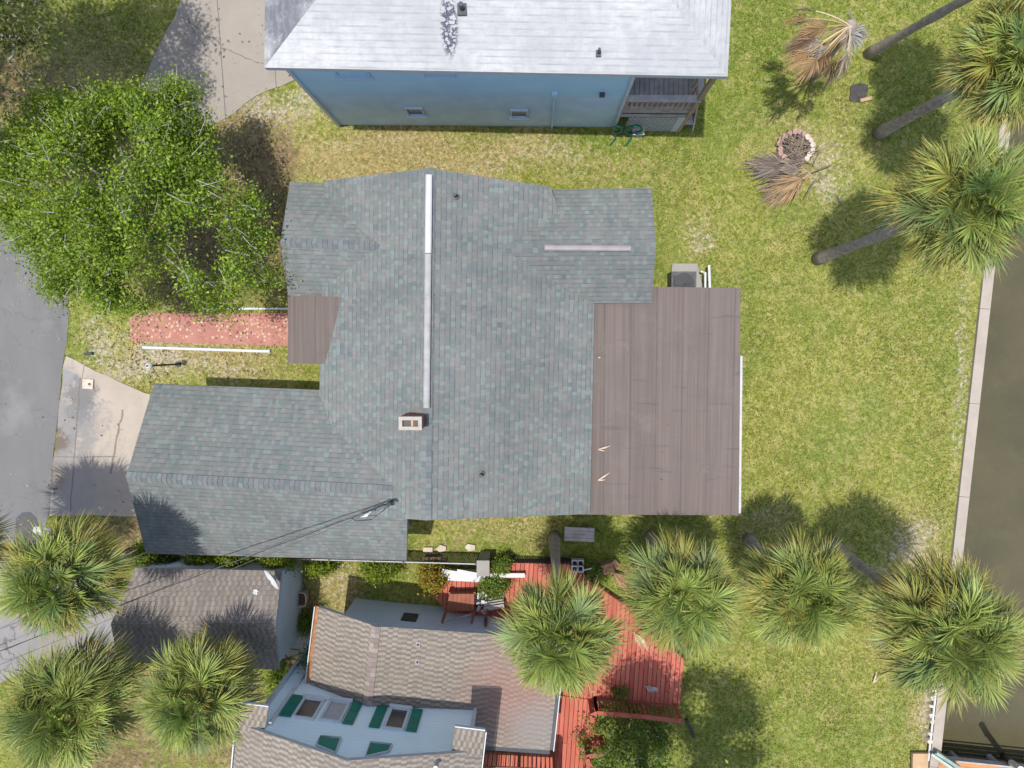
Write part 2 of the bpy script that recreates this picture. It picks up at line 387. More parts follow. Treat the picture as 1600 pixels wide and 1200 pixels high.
M['drive_white'] = concrete('driveway_concrete', (.37, .32, .266), False, (.27, .235, .195), .65, lines=[(84, 713, 122, 714, .02, .05), (130, 714, 182, 713, .025, .06), (192, 640, 174, 740, .045, .25), (126, 590, 110, 800, .03, .12), (134, 560, 128, 600, .02, .1)],
    patches=[(112, 660, 1.0, (.2, .195, .19), .85), (104, 720, .95, (.19, .185, .18), .85), (100, 770, 1.0, (.2, .195, .19), .8), (128, 615, .5, (.13, .13, .13), .8), (126, 640, .4, (.15, .15, .15), .8), (92, 690, .35, (.12, .09, .065), .8), (86, 745, .45, (.12, .09, .065), .7), (150, 760, 1.3, (.27, .24, .21), .6), (103, 590, .4, (.17, .18, .19), .7)])
M['drive_tan'] = concrete('aggregate_driveway', (.29, .258, .222), False, (.21, .185, .16), .55, dscale=.5, lines=[(339, -10, 354, 200, .022, .03), (429, 90, 433, 150, .02, .03), (278, 22, 345, 70, .018, .3), (345, 75, 412, 100, .018, .3), (292, 30, 330, 90, .012, .4), (290, 66, 335, 95, .012, .4)])
M['drive_grey'] = concrete('grey_apron_concrete', (.23, .222, .215), True, (.17, .165, .16), .5)
M['concrete'] = concrete('plain_concrete', (.3, .285, .26), False)
M['seawall'] = concrete('seawall_cap_concrete', (.36, .315, .265), False, (.28, .215, .16), .6, dscale=1.2)
def asphalt():
    t = NT('worn_asphalt'); p = t.pos(); s = t.n('SeparateXYZ', {0: p})
    sv = t.n('CombineXYZ', {0: s.outputs[0], 1: t.math('MULTIPLY', s.outputs[1], .3)}).outputs[0]
    col = t.ramp(t.noise(sv, .8, 6, .65), [(.3, (.136, .134, .133)), (.7, (.178, .176, .174))])
    f = t.noise(p, 45, 3, .8); col = t.mix(t.math('MULTIPLY', f, .6), col, (.1, .099, .099))
    ck = t.n('VectorMath', {0: p, 1: t.n('VectorMath', {0: t.n('TexNoise', {'Vector': p, 'Scale': 1.6, 'Detail': 5}).outputs['Color'], 1: (1.2, 1.2, 0)}, operation='MULTIPLY').outputs[0]}, operation='ADD').outputs[0]
    cv = t.n('TexVoronoi', {'Vector': ck, 'Scale': .3}, feature='DISTANCE_TO_EDGE').outputs[0]; col = t.mix(t.ramp(cv, [(0, .22), (.005, .14), (.01, 0)]), col, (.07, .07, .07))
    pt = t.ramp(t.noise(p, .5, 5, .6), [(.55, 0), (.68, .5)]); col = t.mix(pt, col, (.21, .206, .2))
    sp = t.n('TexVoronoi', {'Vector': p, 'Scale': 1.3}).outputs[0]; col = t.mix(t.ramp(sp, [(.02, .7), (.05, 0)]), col, (.09, .09, .09))
    return t.bsdf(col, .9, f, .35, .01, spec=.2)
M['asphalt'] = asphalt()
M['darkasphalt'] = weathered('dark_asphalt_and_curb_shade', (.085, .082, .078), .3, 3, 40)
def brickwalk():
    t = NT('pink_brick_walk'); s = t.n('SeparateXYZ', {0: t.uv()})
    p = t.pos()
    base = t.ramp(t.noise(p, 2.0, 5), [(.3, (.28, .115, .09)), (.7, (.37, .18, .145))])
    v = t.n('TexVoronoi', {'Vector': p, 'Scale': 8.5, 'Randomness': .85})
    fl = t.math('MULTIPLY', t.ramp(v.outputs[0], [(.3, 1), (.4, 0)]), t.ramp(t.n('SeparateColor', {0: v.outputs[1]}).outputs[0], [(.08, 0), (.16, .85)]))
    cc = t.ramp(t.n('SeparateColor', {0: v.outputs[1]}).outputs[1], [(.2, (.4, .21, .13)), (.55, (.44, .31, .2)), (.9, (.46, .38, .28))])
    inn = t.ramp(t.math('ABSOLUTE', t.math('SUBTRACT', s.outputs[1], .5)), [(.36, 1), (.39, 0)])
    col = t.mix(t.math('MULTIPLY', fl, inn), base, cc)
    return t.bsdf(col, .85, v.outputs[0], .2, .01)
M['brickwalk'] = brickwalk()
def water():
    t = NT('murky_canal_water'); p = t.pos()
    n1 = t.noise(p, 1.4, 5, .6); n2 = t.noise(p, 5.0, 3)
    col = t.ramp(t.noise(p, .3, 5, .6), [(.3, (.06, .055, .03)), (.7, (.088, .078, .042))])
    col = t.mix(t.ramp(t.noise(p, 1.1, 6, .7), [(.52, 0), (.72, .5)]), col, (.1, .09, .045))
    return t.bsdf(col, .2, t.math('ADD', n1, t.math('MULTIPLY', n2, .35)), .55, .06, spec=.3)
M['water'] = water()
M['bark'] = weathered('palm_bark', (.34, .285, .235), .4, 7, 30, .95, bstr=.6)
M['oakbark'] = weathered('grey_oak_bark', (.3, .28, .25), .35, 6, 40, .95, bstr=.5)
M['twig'] = weathered('pale_grey_twigs', (.42, .41, .39), .2, 5, 40, .9)
M['frond'] = leafmat('palm_frond', .22, .5, .28)
M['deadfrond'] = leafmat('dead_frond', .12, .8, .15)
M['leaf'] = leafmat('broad_leaf', .42, .45, .4)
M['blade'] = leafmat('grass_blade', .3, .7, .15)
M['metal'] = weathered('dull_galvanised_metal', (.45, .46, .47), .2, 5, 40, .45, .6)
M['whitemetal'] = weathered('white_painted_metal', (.52, .53, .54), .12, 3, 30, .45)
M['ventwhite'] = weathered('white_vinyl_ridge_vent', (.44, .43, .44), .08, 3, 30, .5)
M['ventold'] = weathered('aged_ridge_vent', (.3, .29, .28), .22, 4, 40, .6)
M['ventpink'] = weathered('grey_pink_ridge_vent', (.25, .225, .23), .2, 3, 30, .5)
M['black'] = weathered('black_plastic', (.025, .026, .03), .3, 5, 40, .5)
M['darkgrey'] = weathered('dark_grey_metal', (.06, .065, .07), .3, 5, 40, .5)
M['cream'] = weathered('cream_chimney_cap', (.36, .32, .27), .2, 8, 40)
M['brick'] = weathered('brick_flue', (.25, .1, .06), .3, 8, 40)
M['pvc'] = weathered('white_pvc_pipe', (.55, .56, .56), .1, 3, 30, .35)
M['hose'] = weathered('green_garden_hose', (.01, .12, .075), .2, 8, 40, .4)
M['card'] = weathered('brown_cardboard', (.36, .19, .11), .25, 4, 40)
M['cinder'] = weathered('cinder_block', (.45, .44, .43), .15, 8, 60)
M['stone'] = weathered('pale_stone', (.48, .42, .35), .25, 6, 40)
M['redstone'] = weathered('reddish_stone', (.33, .22, .18), .3, 6, 40)
M['ash'] = weathered('ash_and_charcoal', (.055, .05, .047), .5, 6, 40)
M['stick'] = island_mat('dry_sticks', [(.2, .16, .13), (.3, .24, .19), (.14, .11, .09), (.36, .26, .16)])
M['terracotta'] = weathered('tan_plastic_planter', (.5, .4, .3), .2, 5, 40)
M['soil'] = weathered('dark_soil', (.09, .06, .045), .4, 8, 40)
M['scrap'] = weathered('peeling_white_board', (.5, .5, .5), .1, 3, 40, .7, tint=(.4, .42, .45))
M['rust'] = weathered('rusty_leaf_filled_gutter', (.3, .13, .05), .45, 6, 40)
M['orangewood'] = weathered('orange_treated_decking', (.5, .2, .07), .25, 3, 40)
M['tanwood'] = weathered('tan_treated_timber', (.42, .28, .16), .25, 3, 40)
M['teal'] = weathered('teal_painted_metal', (.08, .3, .27), .2, 4, 40, .5)
M['greengrey'] = weathered('grey_green_aluminium', (.2, .25, .22), .25, 4, 40, .4, .3)

# ------------------------------------------------------------------ ground masks (dry / bare / litter / lush), photo px blobs
BL = dict(
    dry=[(620, 245, 340, 62, 1.0), (430, 250, 90, 40, .9), (390, 190, 120, 60, .9), (300, 550, 190, 60, .95), (130, 200, 170, 170, .85), (180, 590, 120, 45, .7), (760, 835, 130, 40, .6),
         (1260, 250, 110, 90, .6), (1090, 370, 50, 80, .55), (1430, 840, 60, 60, .7), (520, 930, 70, 70, .8), (1440, 1110, 40, 90, .8), (1230, 190, 60, 50, .5),
         (950, 260, 160, 40, .45), (1330, 1060, 170, 120, .25), (1340, 640, 160, 190, .22), (330, 330, 140, 180, .5), (1210, 830, 60, 40, .5), (1505, 560, 25, 230, .45),
         (1090, 880, 60, 70, .3), (560, 880, 120, 20, .6), (330, 875, 200, 30, .5), (380, 235, 90, 70, .7)],
    bare=[(400, 170, 95, 50, .72), (450, 150, 60, 40, .7), (640, 225, 180, 22, .42), (850, 245, 130, 40, .5), (760, 258, 170, 26, .5), (560, 225, 120, 20, .45), (1295, 285, 45, 40, .7), (1095, 365, 32, 46, .62), (1425, 850, 50, 45, .7),
          (1395, 900, 60, 36, .6), (230, 570, 120, 45, .78), (150, 520, 50, 70, .75), (330, 575, 120, 30, .6), (180, 590, 60, 30, .7), (1445, 1110, 22, 80, .75), (1190, 810, 50, 22, .45), (520, 915, 55, 45, .5), (1255, 200, 60, 30, .45), (1300, 250, 60, 50, .55), (1220, 290, 50, 35, .5),
          (1500, 580, 16, 260, .6), (200, 520, 100, 30, .5), (700, 850, 60, 20, .35), (350, 590, 130, 20, .35), (480, 895, 70, 16, .5)],
    litter=[(330, 340, 140, 170, 1.1), (400, 330, 75, 160, 1.15), (100, 220, 150, 90, .85), (40, 130, 110, 110, .8), (150, 840, 70, 40, .9), (200, 850, 40, 60, .8), (700, 855, 70, 18, .4), (100, 1000, 120, 200, .5),
            (300, 1120, 180, 100, .9), (150, 1190, 140, 60, .9), (460, 1000, 40, 120, .8), (990, 890, 40, 50, .5), (1240, 275, 60, 35, .45), (450, 900, 40, 60, .6)],
    lush=[(930, 212, 230, 22, 1.0), (1090, 190, 60, 90, .7), (1180, 60, 120, 150, .4), (960, 860, 160, 60, .8), (120, 60, 150, 90, .5), (1180, 1130, 200, 110, .3), (600, 895, 60, 25, .8), (1100, 330, 60, 120, .3),
          (545, 925, 40, 40, .7), (1350, 50, 160, 90, .3)])
BW = {}
for k, lst in BL.items():
    BW[k] = []
    for (px, py, rx, ry, s) in lst:
        c = P(px, py); BW[k].append((c.x, c.y, rx/48.3, ry/48.3, s))
def masks(x, y):
    res = []
    wx = (fbm(x*.5, y*.5, 3)-.5)*2.2; wy = (fbm(x*.5, y*.5, 11)-.5)*2.2
    for k in ('dry', 'bare', 'litter', 'lush'):
        m = np.zeros_like(x)
        for (cx, cy, rx, ry, s) in BW[k]:
            d = ((x+wx*min(1, rx)-cx)/rx)**2+((y+wy*min(1, ry)-cy)/ry)**2
            m = np.maximum(m, s*np.exp(-d*1.1))
        res.append(m)
    return res
# sea wall line on the ground
SA, SB = P(1563, 180), P(1452, 1190)
def wallx(y): return SA.x+(SB.x-SA.x)*(y-SA.y)/(SB.y-SA.y)
# ------------------------------------------------------------------ hard surfaces (photo px outlines on the ground)
ROAD = [(-900, 300), (-60, 318), (20, 336), (80, 346), (108, 400), (108, 490), (105, 530), (98, 572), (86, 690), (76, 805), (64, 838), (30, 856), (-10, 874), (-60, 900), (-900, 1100)]
DRIVE = [(104, 556), (135, 572), (185, 596), (226, 614), (330, 640), (330, 800), (230, 806), (78, 806), (88, 690), (99, 572)]
DRIVE2 = [(290, -10), (262, 45), (238, 95), (215, 138), (188, 200), (250, 225), (305, 213), (338, 192), (400, 150), (458, 126), (545, 80), (560, -10)]
APRON = [(-60, 905), (-10, 881), (34, 863), (70, 850), (120, 890), (190, 940), (255, 958), (255, 1030), (190, 1030), (50, 1042), (10, 1062), (-60, 1110)]
HARD = [[P(*q) for q in pl] for pl in (ROAD, DRIVE, DRIVE2, APRON)]
WALK = [[P(*q) for q in [(200, 487), (480, 487), (480, 541), (203, 534)]]]

def lawn_mat():
    t = NT('patchy_lawn'); p = t.pos()
    a = t.n('Attribute', attribute_name='col'); s = t.n('SeparateColor', {0: a.outputs[0]})
    dry, bare, lit = s.outputs[0], s.outputs[1], s.outputs[2]; lush = a.outputs['Alpha']
    n1 = t.noise(p, .35, 4); n2 = t.noise(p, 2.2, 5, .65); n3 = t.noise(p, 9.0, 4, .7); n4 = t.noise(p, 30, 3, .8); n5 = t.noise(p, 4.5, 6, .75)
    g = t.ramp(t.math('ADD', t.math('MULTIPLY', n2, .4), t.math('MULTIPLY', n3, .6)), [(.34, (.14, .16, .03)), (.5, (.213, .22, .05)), (.64, (.32, .295, .095))])
    g = t.mix(t.ramp(n1, [(.4, .6), (.56, 0)]), g, (.13, .175, .035))
    g = t.mix(t.math('MULTIPLY', lush, t.ramp(n2, [(.2, .95), (.8, .55)])), g, (.105, .165, .02))
    n6 = t.noise(p, 1.1, 6, .7); g = t.mix(t.ramp(n6, [(.54, 0), (.7, .6)]), g, (.3, .255, .1))
    straw = t.ramp(n3, [(.3, (.2, .145, .06)), (.55, (.32, .25, .115)), (.75, (.43, .35, .2))])
    fd = t.ramp(t.math('ADD', dry, t.math('MULTIPLY', t.math('SUBTRACT', t.math('ADD', t.math('MULTIPLY', n5, .6), t.math('MULTIPLY', n3, .4)), .5), 2.2)), [(.3, 0), (.75, .95)])
    col = t.mix(fd, g, straw)
    lt = t.ramp(n3, [(.3, (.1, .065, .04)), (.7, (.24, .165, .1))])
    fl = t.ramp(t.math('ADD', lit, t.math('MULTIPLY', t.math('SUBTRACT', n5, .5), 2.0)), [(.3, 0), (.65, .95)])
    col = t.mix(fl, col, lt)
    sand = t.ramp(n3, [(.3, (.26, .21, .16)), (.55, (.36, .31, .25)), (.8, (.5, .46, .4))])
    fb = t.ramp(t.math('ADD', bare, t.math('MULTIPLY', t.math('SUBTRACT', t.math('ADD', t.math('MULTIPLY', n5, .8), t.math('MULTIPLY', n3, .2)), .5), 2.4)), [(.42, 0), (.8, .9)])
    col = t.mix(fb, col, sand)
    col = t.mix(t.ramp(n4, [(.38, .75), (.58, 0)]), col, t.mix(1.0, col, (.4, .46, .36), 'MULTIPLY'))
    v1 = t.n('SeparateColor', {0: t.n('TexVoronoi', {'Vector': p, 'Scale': 17.0}).outputs[1]}).outputs[0]
    v2 = t.n('SeparateColor', {0: t.n('TexVoronoi', {'Vector': p, 'Scale': 8.0}).outputs[1]})
    col = t.mix(1.0, col, t.ramp(v1, [(.0, .8), (.5, 1.06), (1.0, 1.28)]), 'MULTIPLY')
    col = t.mix(t.ramp(v2.outputs[0], [(.62, 0), (.95, .35)]), col, (.36, .31, .14))
    col = t.mix(t.ramp(v2.outputs[1], [(.62, 0), (.95, .45)]), col, t.mix(1.0, col, (.5, .68, .35), 'MULTIPLY'))
    return t.bsdf(col, .95, t.math('ADD', n4, n3), .5, .03, spec=.08)
M['lawn'] = lawn_mat()

def build_ground():
    sv = np.concatenate([[-320, -120, -60, -30], np.arange(-20, 18.01, .17)])     # last column is the sea wall
    yv = np.concatenate([[-320, -120, -50, -25], np.arange(-16.5, 14.01, .17), [25, 50, 120, 320]])
    S, Y = np.meshgrid(sv, yv); wx = np.array([wallx(v) for v in yv])[:, None]
    X = np.where(S >= -20, -20+(S+20)/(sv[-1]+20)*(wx+20), S)
    # far rows keep their left columns left of the wall
    X = np.minimum(X, wx-(len(sv)-1-np.arange(len(sv)))[None, :]*0.0)
    Z = (fbm(X*.7, Y*.7, 5)-.5)*.05
    inner = (np.abs(X) < 22) & (np.abs(Y) < 18); Z = np.where(inner, Z, 0)
    for pl in HARD+WALK:
        ins = inpoly(X.ravel(), Y.ravel(), [(p.x, p.y) for p in pl]).reshape(X.shape)
        Z = np.where(ins, np.minimum(Z, .0)-.01, Z)
    Z = np.where(inner, Z-.006, -.006)
    nr, nc = X.shape; idx = np.arange(nr*nc).reshape(nr, nc)
    Fq = np.stack([idx[:-1, :-1], idx[:-1, 1:], idx[1:, 1:], idx[1:, :-1]], -1).reshape(-1, 4)
    m = masks(X.ravel(), Y.ravel())
    col = np.stack(m, -1)
    o = npmesh('ground', np.stack([X.ravel(), Y.ravel(), Z.ravel()], -1), Fq, M['lawn'], None, col, True)
    tag(o, kind='structure')
build_ground()

def sheet(name, px, z0, z1, mat, jag=.05, step=.35):
    pts = [P(*q) for q in px]; res = []
    rnd = random.Random(len(px)*7+int(px[0][0]))
    for i in range(len(pts)):
        a, b = pts[i], pts[(i+1) % len(pts)]; L = (b-a).length; n = max(1, min(60, int(L/step)))
        for k in range(n):
            q = a.lerp(b, k/n); d = (b-a).normalized(); o = Vector((-d.y, d.x, 0))*(rnd.gauss(0, jag) if 0 < k else 0)
            res.append(q+o)
    mb = MB(); mb.prism(res, z0, z1); return tag(mb.build(name, mat), kind='structure')
sheet('road', ROAD, -.1, .008, M['asphalt'], .02)
sheet('driveway', DRIVE, -.1, .016, M['drive_white'], .025)
sheet('neighbour_driveway', DRIVE2, -.1, .016, M['drive_tan'], .03)
sheet('apron', APRON, -.1, .012, M['drive_grey'], .03)
def strip(px, wd): return px
# road-end gutter with the curb's shadow painted dark, dark patch under the street light
GUT = [(-60, 886), (-10, 862), (30, 846), (66, 832), (72, 846), (36, 862), (-10, 882), (-60, 907)]
sheet('gutter', GUT, -.1, .02, M['darkasphalt'], .012)
PATCH = [(28, 812), (36, 804), (47, 803), (58, 812), (63, 828), (60, 842), (40, 846), (28, 842)]
sheet('asphalt_patch', [(45+(x-45)*1.18, 825+(y-825)*1.15) for x, y in PATCH], -.1, .012, M['darkgrey'], .01, .1)
sheet('asphalt_patch', PATCH, -.1, .016, M['darkasphalt'], .015, .1)
# front walk
mb = MB(); wp = [P(*q, .02) for q in [(203, 489), (470, 489), (470, 541), (204, 533)]]
mb.poly([wp[0], wp[1], wp[2], wp[3]][::-1], 0, [(0, 0), (5, 0), (5, 1), (0, 1)])
mb.prism([(p.x, p.y) for p in wp], -.1, .016, 0)
tag(mb.build('walkway', M['brickwalk']), kind='structure')
for nm, px in (('walk_edging', [(225, 541), (423, 547), (423, 551), (225, 544.5)]), ('walk_edging', [(315, 481), (470, 481), (470, 484), (315, 484)])):
    mb = MB(); mb.prism([P(*q) for q in px], -.1, .1); o = mb.build(nm, M['trim'])
    tag(o, 'white edging strip in the grass %s the brick walk' % ('below' if px[0][1] > 500 else 'above, half under the tree at'), 'edging')
# canal
mb = MB(); ys = [-400, -200, -100, -50, -20, 0, 20, 50, 100, 200, 400]
for i in range(len(ys)-1):
    a, b = ys[i], ys[i+1]; mb.poly([(wallx(a)-.5, a, -1.0), (420, a, -1.0), (420, b, -1.0), (wallx(b)-.5, b, -1.0)])
tag(mb.build('water', M['water']), kind='structure')
# ------------------------------------------------------------------ sea wall
sw = thing('seawall', (wallx(0), 0, -1.4), 'long pale concrete seawall between the lawn and the canal', 'seawall')
mb = MB(); dS = (SB-SA).normalized(); nS = Vector((-dS.y, dS.x, 0)); nS = nS if nS.x > 0 else -nS
def sp(t, o): return SA+dS*t+nS*o
mb.hexa([sp(-60, 0).to_tuple()[:2]+(-2.5,), sp(90, 0).to_tuple()[:2]+(-2.5,), sp(90, .22).to_tuple()[:2]+(-2.5,), sp(-60, .22).to_tuple()[:2]+(-2.5,)],
        [sp(-60, 0).to_tuple()[:2]+(-.05,), sp(90, 0).to_tuple()[:2]+(-.05,), sp(90, .22).to_tuple()[:2]+(-.05,), sp(-60, .22).to_tuple()[:2]+(-.05,)])
mb.build('wall', M['concrete'], sw)
mb = MB(); t = -60
while t < 90:
    L = 3.0; a = [sp(t, -.03), sp(t+L-.012, -.03), sp(t+L-.012, .29), sp(t, .29)]
    mb.hexa([(p.x, p.y, -.06) for p in a], [(p.x, p.y, .1) for p in a]); t += L
mb.build('cap', M['seawall'], sw)

# ------------------------------------------------------------------ main house
H = thing('house', P(800, 560), 'single storey house with slate green shingle roof and brown flat patio roof', 'house')
R1, R2 = P(671, 263, 4.6), P(665, 813, 4.6)
MR = plane3(R1, R2, P(926, 640, 2.8)); ML = plane3(R1, R2, P(500, 600, 3.0))
rd = (R2-R1).normalized()
rf = MB(); TH = .15
rf.slab([R1, R2, PL(922, 803, MR), PL(929, 474, MR), PL(860, 292, MR)], TH, rd)
rf.slab([R2, R1, PL(507, 282, ML), PL(499, 618, ML), PL(575, 806, ML)], TH, rd)
def wing(r0, zr, r1, e0, e0z, e1z_in, f0, f0z, eav0, eav1):
    pass
hL = PL(592, 384, ML).z
Lr0 = P(438, 378, hL); Lr1 = P(602, 385, hL); led = (Lr1-Lr0).normalized()
Le = P(453, 284, 2.85); Lf = P(450, 462, 2.85)
LT = plane3(Lr0, Lr1, Le); LBt = plane3(Lr0, Lr1, Lf)
rf.slab([Lr0, Lr1, Le+led*2.35, Le], TH, led)
rf.slab([Lr1, Lr0, Lf, Lf+led*1.75], TH, led)
hR = PL(783, 388, MR).z
Rr0 = P(1025, 386, hR); Rr1 = P(776, 388, hR); red = (Rr1-Rr0).normalized()
Re = P(1018, 294, 2.85); Rf = P(1018, 473, 2.85)
rf.slab([Rr1, Rr0, Re, Re+red*3.3], TH, red)
rf.slab([Rr0, Rr1, Rf+red*2.3, Rf], TH, red)
hG = PL(620, 767, ML).z
Gr0 = P(197, 745, hG-.12); Gr1 = P(628, 768, hG); ged = (Gr1-Gr0).normalized()
Ge = P(240, 600, 2.6); Ge1 = P(545, 611, 2.6); Gf = P(228, 865, 2.6); Gf1 = P(635, 876, 2.6)
Gr2 = P(637, 769, hG)
rf.slab([Gr1, Gr0, Ge, Ge1], TH, ged)
rf.slab([Gr0, Gr2, Gf1, Gf], TH, ged)
roof = rf.build('roof', [M['shingle'], M['fascia']], H)
# walls with gable tops
wl = MB()
def gwall(e0, e1, r0, r1, f0, f1, ins=.35, dz=.17, end0=True, end1=True):
    """gabled block under a roof: eave line e, ridge r, eave f, ends 0 and 1"""
    e0, e1, r0, r1, f0, f1 = [Vector(p) for p in (e0, e1, r0, r1, f0, f1)]
    ax = (r1-r0); ax.z = 0; ax.normalize(); sd = (f0-e0); sd.z = 0; sd.normalize()
    k = ins
    def slope_z(e, r, p):   # roof height at the inset eave point
        d = (r-e); hh = Vector((d.x, d.y)).length; return e.z+(r.z-e.z)*min(1, k/hh)
    A0 = e0+sd*k+ax*k; A1 = e1+sd*k-ax*k; B0 = f0-sd*k+ax*k; B1 = f1-sd*k-ax*k; C0 = r0+ax*k; C1 = r1-ax*k
    za = slope_z(e0, r0, A0)-dz; zb = slope_z(f0, r0, B0)-dz
    p0 = [(A0.x, A0.y, -.1), (A0.x, A0.y, za), (C0.x, C0.y, r0.z-dz), (B0.x, B0.y, zb), (B0.x, B0.y, -.1)]
    p1 = [(A1.x, A1.y, -.1), (A1.x, A1.y, za), (C1.x, C1.y, r1.z-dz), (B1.x, B1.y, zb), (B1.x, B1.y, -.1)]
    wl.poly(p0); wl.poly(p1[::-1])
    for i in (0, 3, 1, 2): wl.poly([p0[i], p1[i], p1[i+1], p0[i+1]])
Rm = R1.lerp(R2, (470-263)/550)
gwall(PL(502, 466, ML), PL(500, 790, ML), Rm, R2, PL(929, 470, MR), PL(922, 803, MR))
gwall(PL(507, 282, ML), PL(502, 485, ML), R1, R1.lerp(R2, (490-263)/550), PL(842, 288, MR), PL(838, 485, MR))
gwall(Le, Le+led*1.6, Lr0, Lr0+led*1.8, Lf, Lf+led*1.6)
gwall(Re, Re+red*1.9, Rr0, Rr0+red*2.0, Rf, Rf+red*1.9)
gwall(Ge, Ge1, Gr0, Gr1, Gf, Gf1)
wl.build('wall', M['wall_grey'], H)
gd = MB(); gm = (Ge+Gf)/2; gx = (Gf-Ge); gx.z = 0; gx.normalize(); gn = Vector((gx.y, -gx.x, 0)); gn = gn if gn.x < 0 else -gn
c = gm-gn*.35+gn*.03; gd.beam(Vector((c.x, c.y, 1.05))-gx*2, Vector((c.x, c.y, 1.05))+gx*2, .05, 2.1)
for q in (.55, 1.05, 1.55): gd.beam(Vector((c.x, c.y, q))-gx*2+gn*.03, Vector((c.x, c.y, q))+gx*2+gn*.03, .02, .03)
gd.build('garage_door', M['trim'], H)
# brown low slope roofs
pr = MB(); z1 = PL(527, 464, ML).z; 
a, b = P(450, 462, 2.72), P(450, 568, 2.72)
pr.slab([a, PL(529, 464, ML)+Vector((.1, 0, .06)), PL(503, 568.5, ML)+Vector((.1, 0, .06)), b], .1, (b-a).cross(Vector((0, 0, 1))))
o = pr.build('porch_roof', [M['rolled'], M['fascia']], H)
pr = MB()
bp = plane3(P(928, 474, 2.66), P(922, 803, 2.66), P(1155, 640, 2.42))
pr.slab([PL(910, 474.5, bp), PL(1010, 473.5, bp), PL(1017, 448, bp), PL(1157, 450, bp), PL(1154, 805, bp), PL(908, 804, bp)], .12, Vector((1, 0, 0)))
pr.build('patio_roof', [M['rolled'], M['fascia']], H)
# patio posts and screen wall under the flat roof
for (px, py) in ((1150, 456), (1150, 570), (1148, 690), (1146, 798)):
    pw = MB(); p = PL(px, py, bp); pw.box((p.x-.1, p.y, (p.z-.12)/2), (.1, .1, p.z-.12)); pw.build('patio_post', M['trim'], H)
gt = MB(); gt.beam(PL(1158.5, 556, bp)+Vector((.0, 0, -.05)), PL(1156, 802, bp)+Vector((0, 0, -.05)), .065, .1); gt.build('gutter', M['fascia'], H)
pb = MB(); pp = [P(q[0], q[1], 0) for q in ((1095, 470), (1095, 785), (930, 785), (930, 470))]; pb.prism(pp, -.1, .08); pb.build('patio_slab', M['concrete'], H)
# ridge caps
def caps(a, b, hw, da, db, n0=.142, seed=1):
    mb = MB(); L = (b-a).length; d = (b-a).normalized(); k = 0; t = 0; rnd = random.Random(seed)
    while t < L:
        p = a+d*t+Vector((0, 0, .012+.01)); q = a+d*min(L, t+n0*1.0)+Vector((0, 0, .032+rnd.random()*.01))
        for s_ in (da, db):
            s3 = s_*hw
            r = [p, q, q+s3, p+s3]
            n = (r[1]-r[0]).cross(r[3]-r[0])
            mb.poly(r if n.z > 0 else r[::-1])
        # the butt edge of each cap
        mb.poly([q+da*hw, q, q-Vector((0, 0, .014)), q+da*hw-Vector((0, 0, .014))], 1); mb.poly([q+db*hw, q, q-Vector((0, 0, .014)), q+db*hw-Vector((0, 0, .014))], 1)
        t += n0
    return mb
def down(pl, axis):
    n = pl[1] if pl[1].z > 0 else -pl[1]
    v = n.cross(axis).normalized()
    return v if v.z < 0 else -v
cm = caps(R2, R1, .15, down(MR, rd), down(ML, rd), seed=1)
cm2 = caps(Lr0, Lr1, .15, down(LT, led), down(LBt, led), seed=2)
RT = plane3(Rr0, Rr1, Re); RB = plane3(Rr0, Rr1, Rf)
cm3 = caps(Rr0, Rr1, .15, down(RT, red), down(RB, red), seed=3)
GT = plane3(Gr0, Gr1, Ge); GB = plane3(Gr0, Gr2, Gf)
cm4 = caps(Gr0, Gr1, .16, down(GT, ged), down(GB, ged), seed=4)
for q in (cm, cm2, cm3, cm4): q.build('ridge_cap', [M['cap'], M['capedge']], roof)
def vent(a, b, wd, mat):
    mb = MB(); d = (b-a).normalized(); r = Vector((d.y, -d.x, 0)).normalized(); prof = [(-wd/2, -.03), (-wd/2, .045), (-wd*.3, .07), (0, .08), (wd*.3, .07), (wd/2, .045), (wd/2, -.03)]
    A = [a+r*x+Vector((0, 0, z+.03)) for x, z in prof]; B = [b+r*x+Vector((0, 0, z+.03)) for x, z in prof]
    for i in range(len(prof)-1): mb.poly([A[i], B[i], B[i+1], A[i+1]])
    mb.poly(A); mb.poly(B[::-1])
    n = int((b-a).length/1.2)
    for i in range(1, n): mb.beam(a.lerp(b, i/n)-r*wd*.5+Vector((0, 0, .105)), a.lerp(b, i/n)+r*wd*.5+Vector((0, 0, .105)), .02, .012)
    o = mb.build('ridge_vent', mat, roof)
    return o
def onr(py): 
    return P(671+(py-263)*(665-671)/550, py, 4.62)
o = vent(onr(274), onr(396), .165, M['ventwhite']); o['label'] = 'newer bright white ridge vent'
o = vent(onr(397), onr(637), .165, M['ventold']); o['label'] = 'older greyish ridge vent'
o = vent(P(851, 387.5, hR+.02), P(985, 388.5, hR+.02), .15, M['ventpink']); o['label'] = 'short grey pink ridge vent'
# chimney
ch = MB(); cz = 5.25; q = [P(x, y, cz) for x, y in ((623, 651), (659, 651), (659, 672), (623, 672))]
cx = sum((p.x for p in q))/4; cy = sum((p.y for p in q))/4; W, D = abs(q[1].x-q[0].x), abs(q[2].y-q[1].y)
ch.box((cx, cy, 4.55), (W*.94, D*.94, 1.2))
cob = ch.build('chimney', M['brick'], roof)
cp = MB(); t_ = .09
for (x, y, sx, sy) in ((cx-W/2+t_/2, cy, t_, D), (cx+W/2-t_/2, cy, t_, D), (cx, cy-D/2+t_/2, W-2*t_, t_), (cx, cy+D/2-t_/2, W-2*t_, t_)): cp.box((x, y, cz-.06), (sx, sy, .14))
cp.box((cx+.04, cy, cz-.09), (.05, D-2*t_, .07)); cp.box((cx, cy, cz-.16), (W*.9, D*.9, .03), 0, 1); cp.build('chimney_cap', [M['cream'], M['brick']], roof)
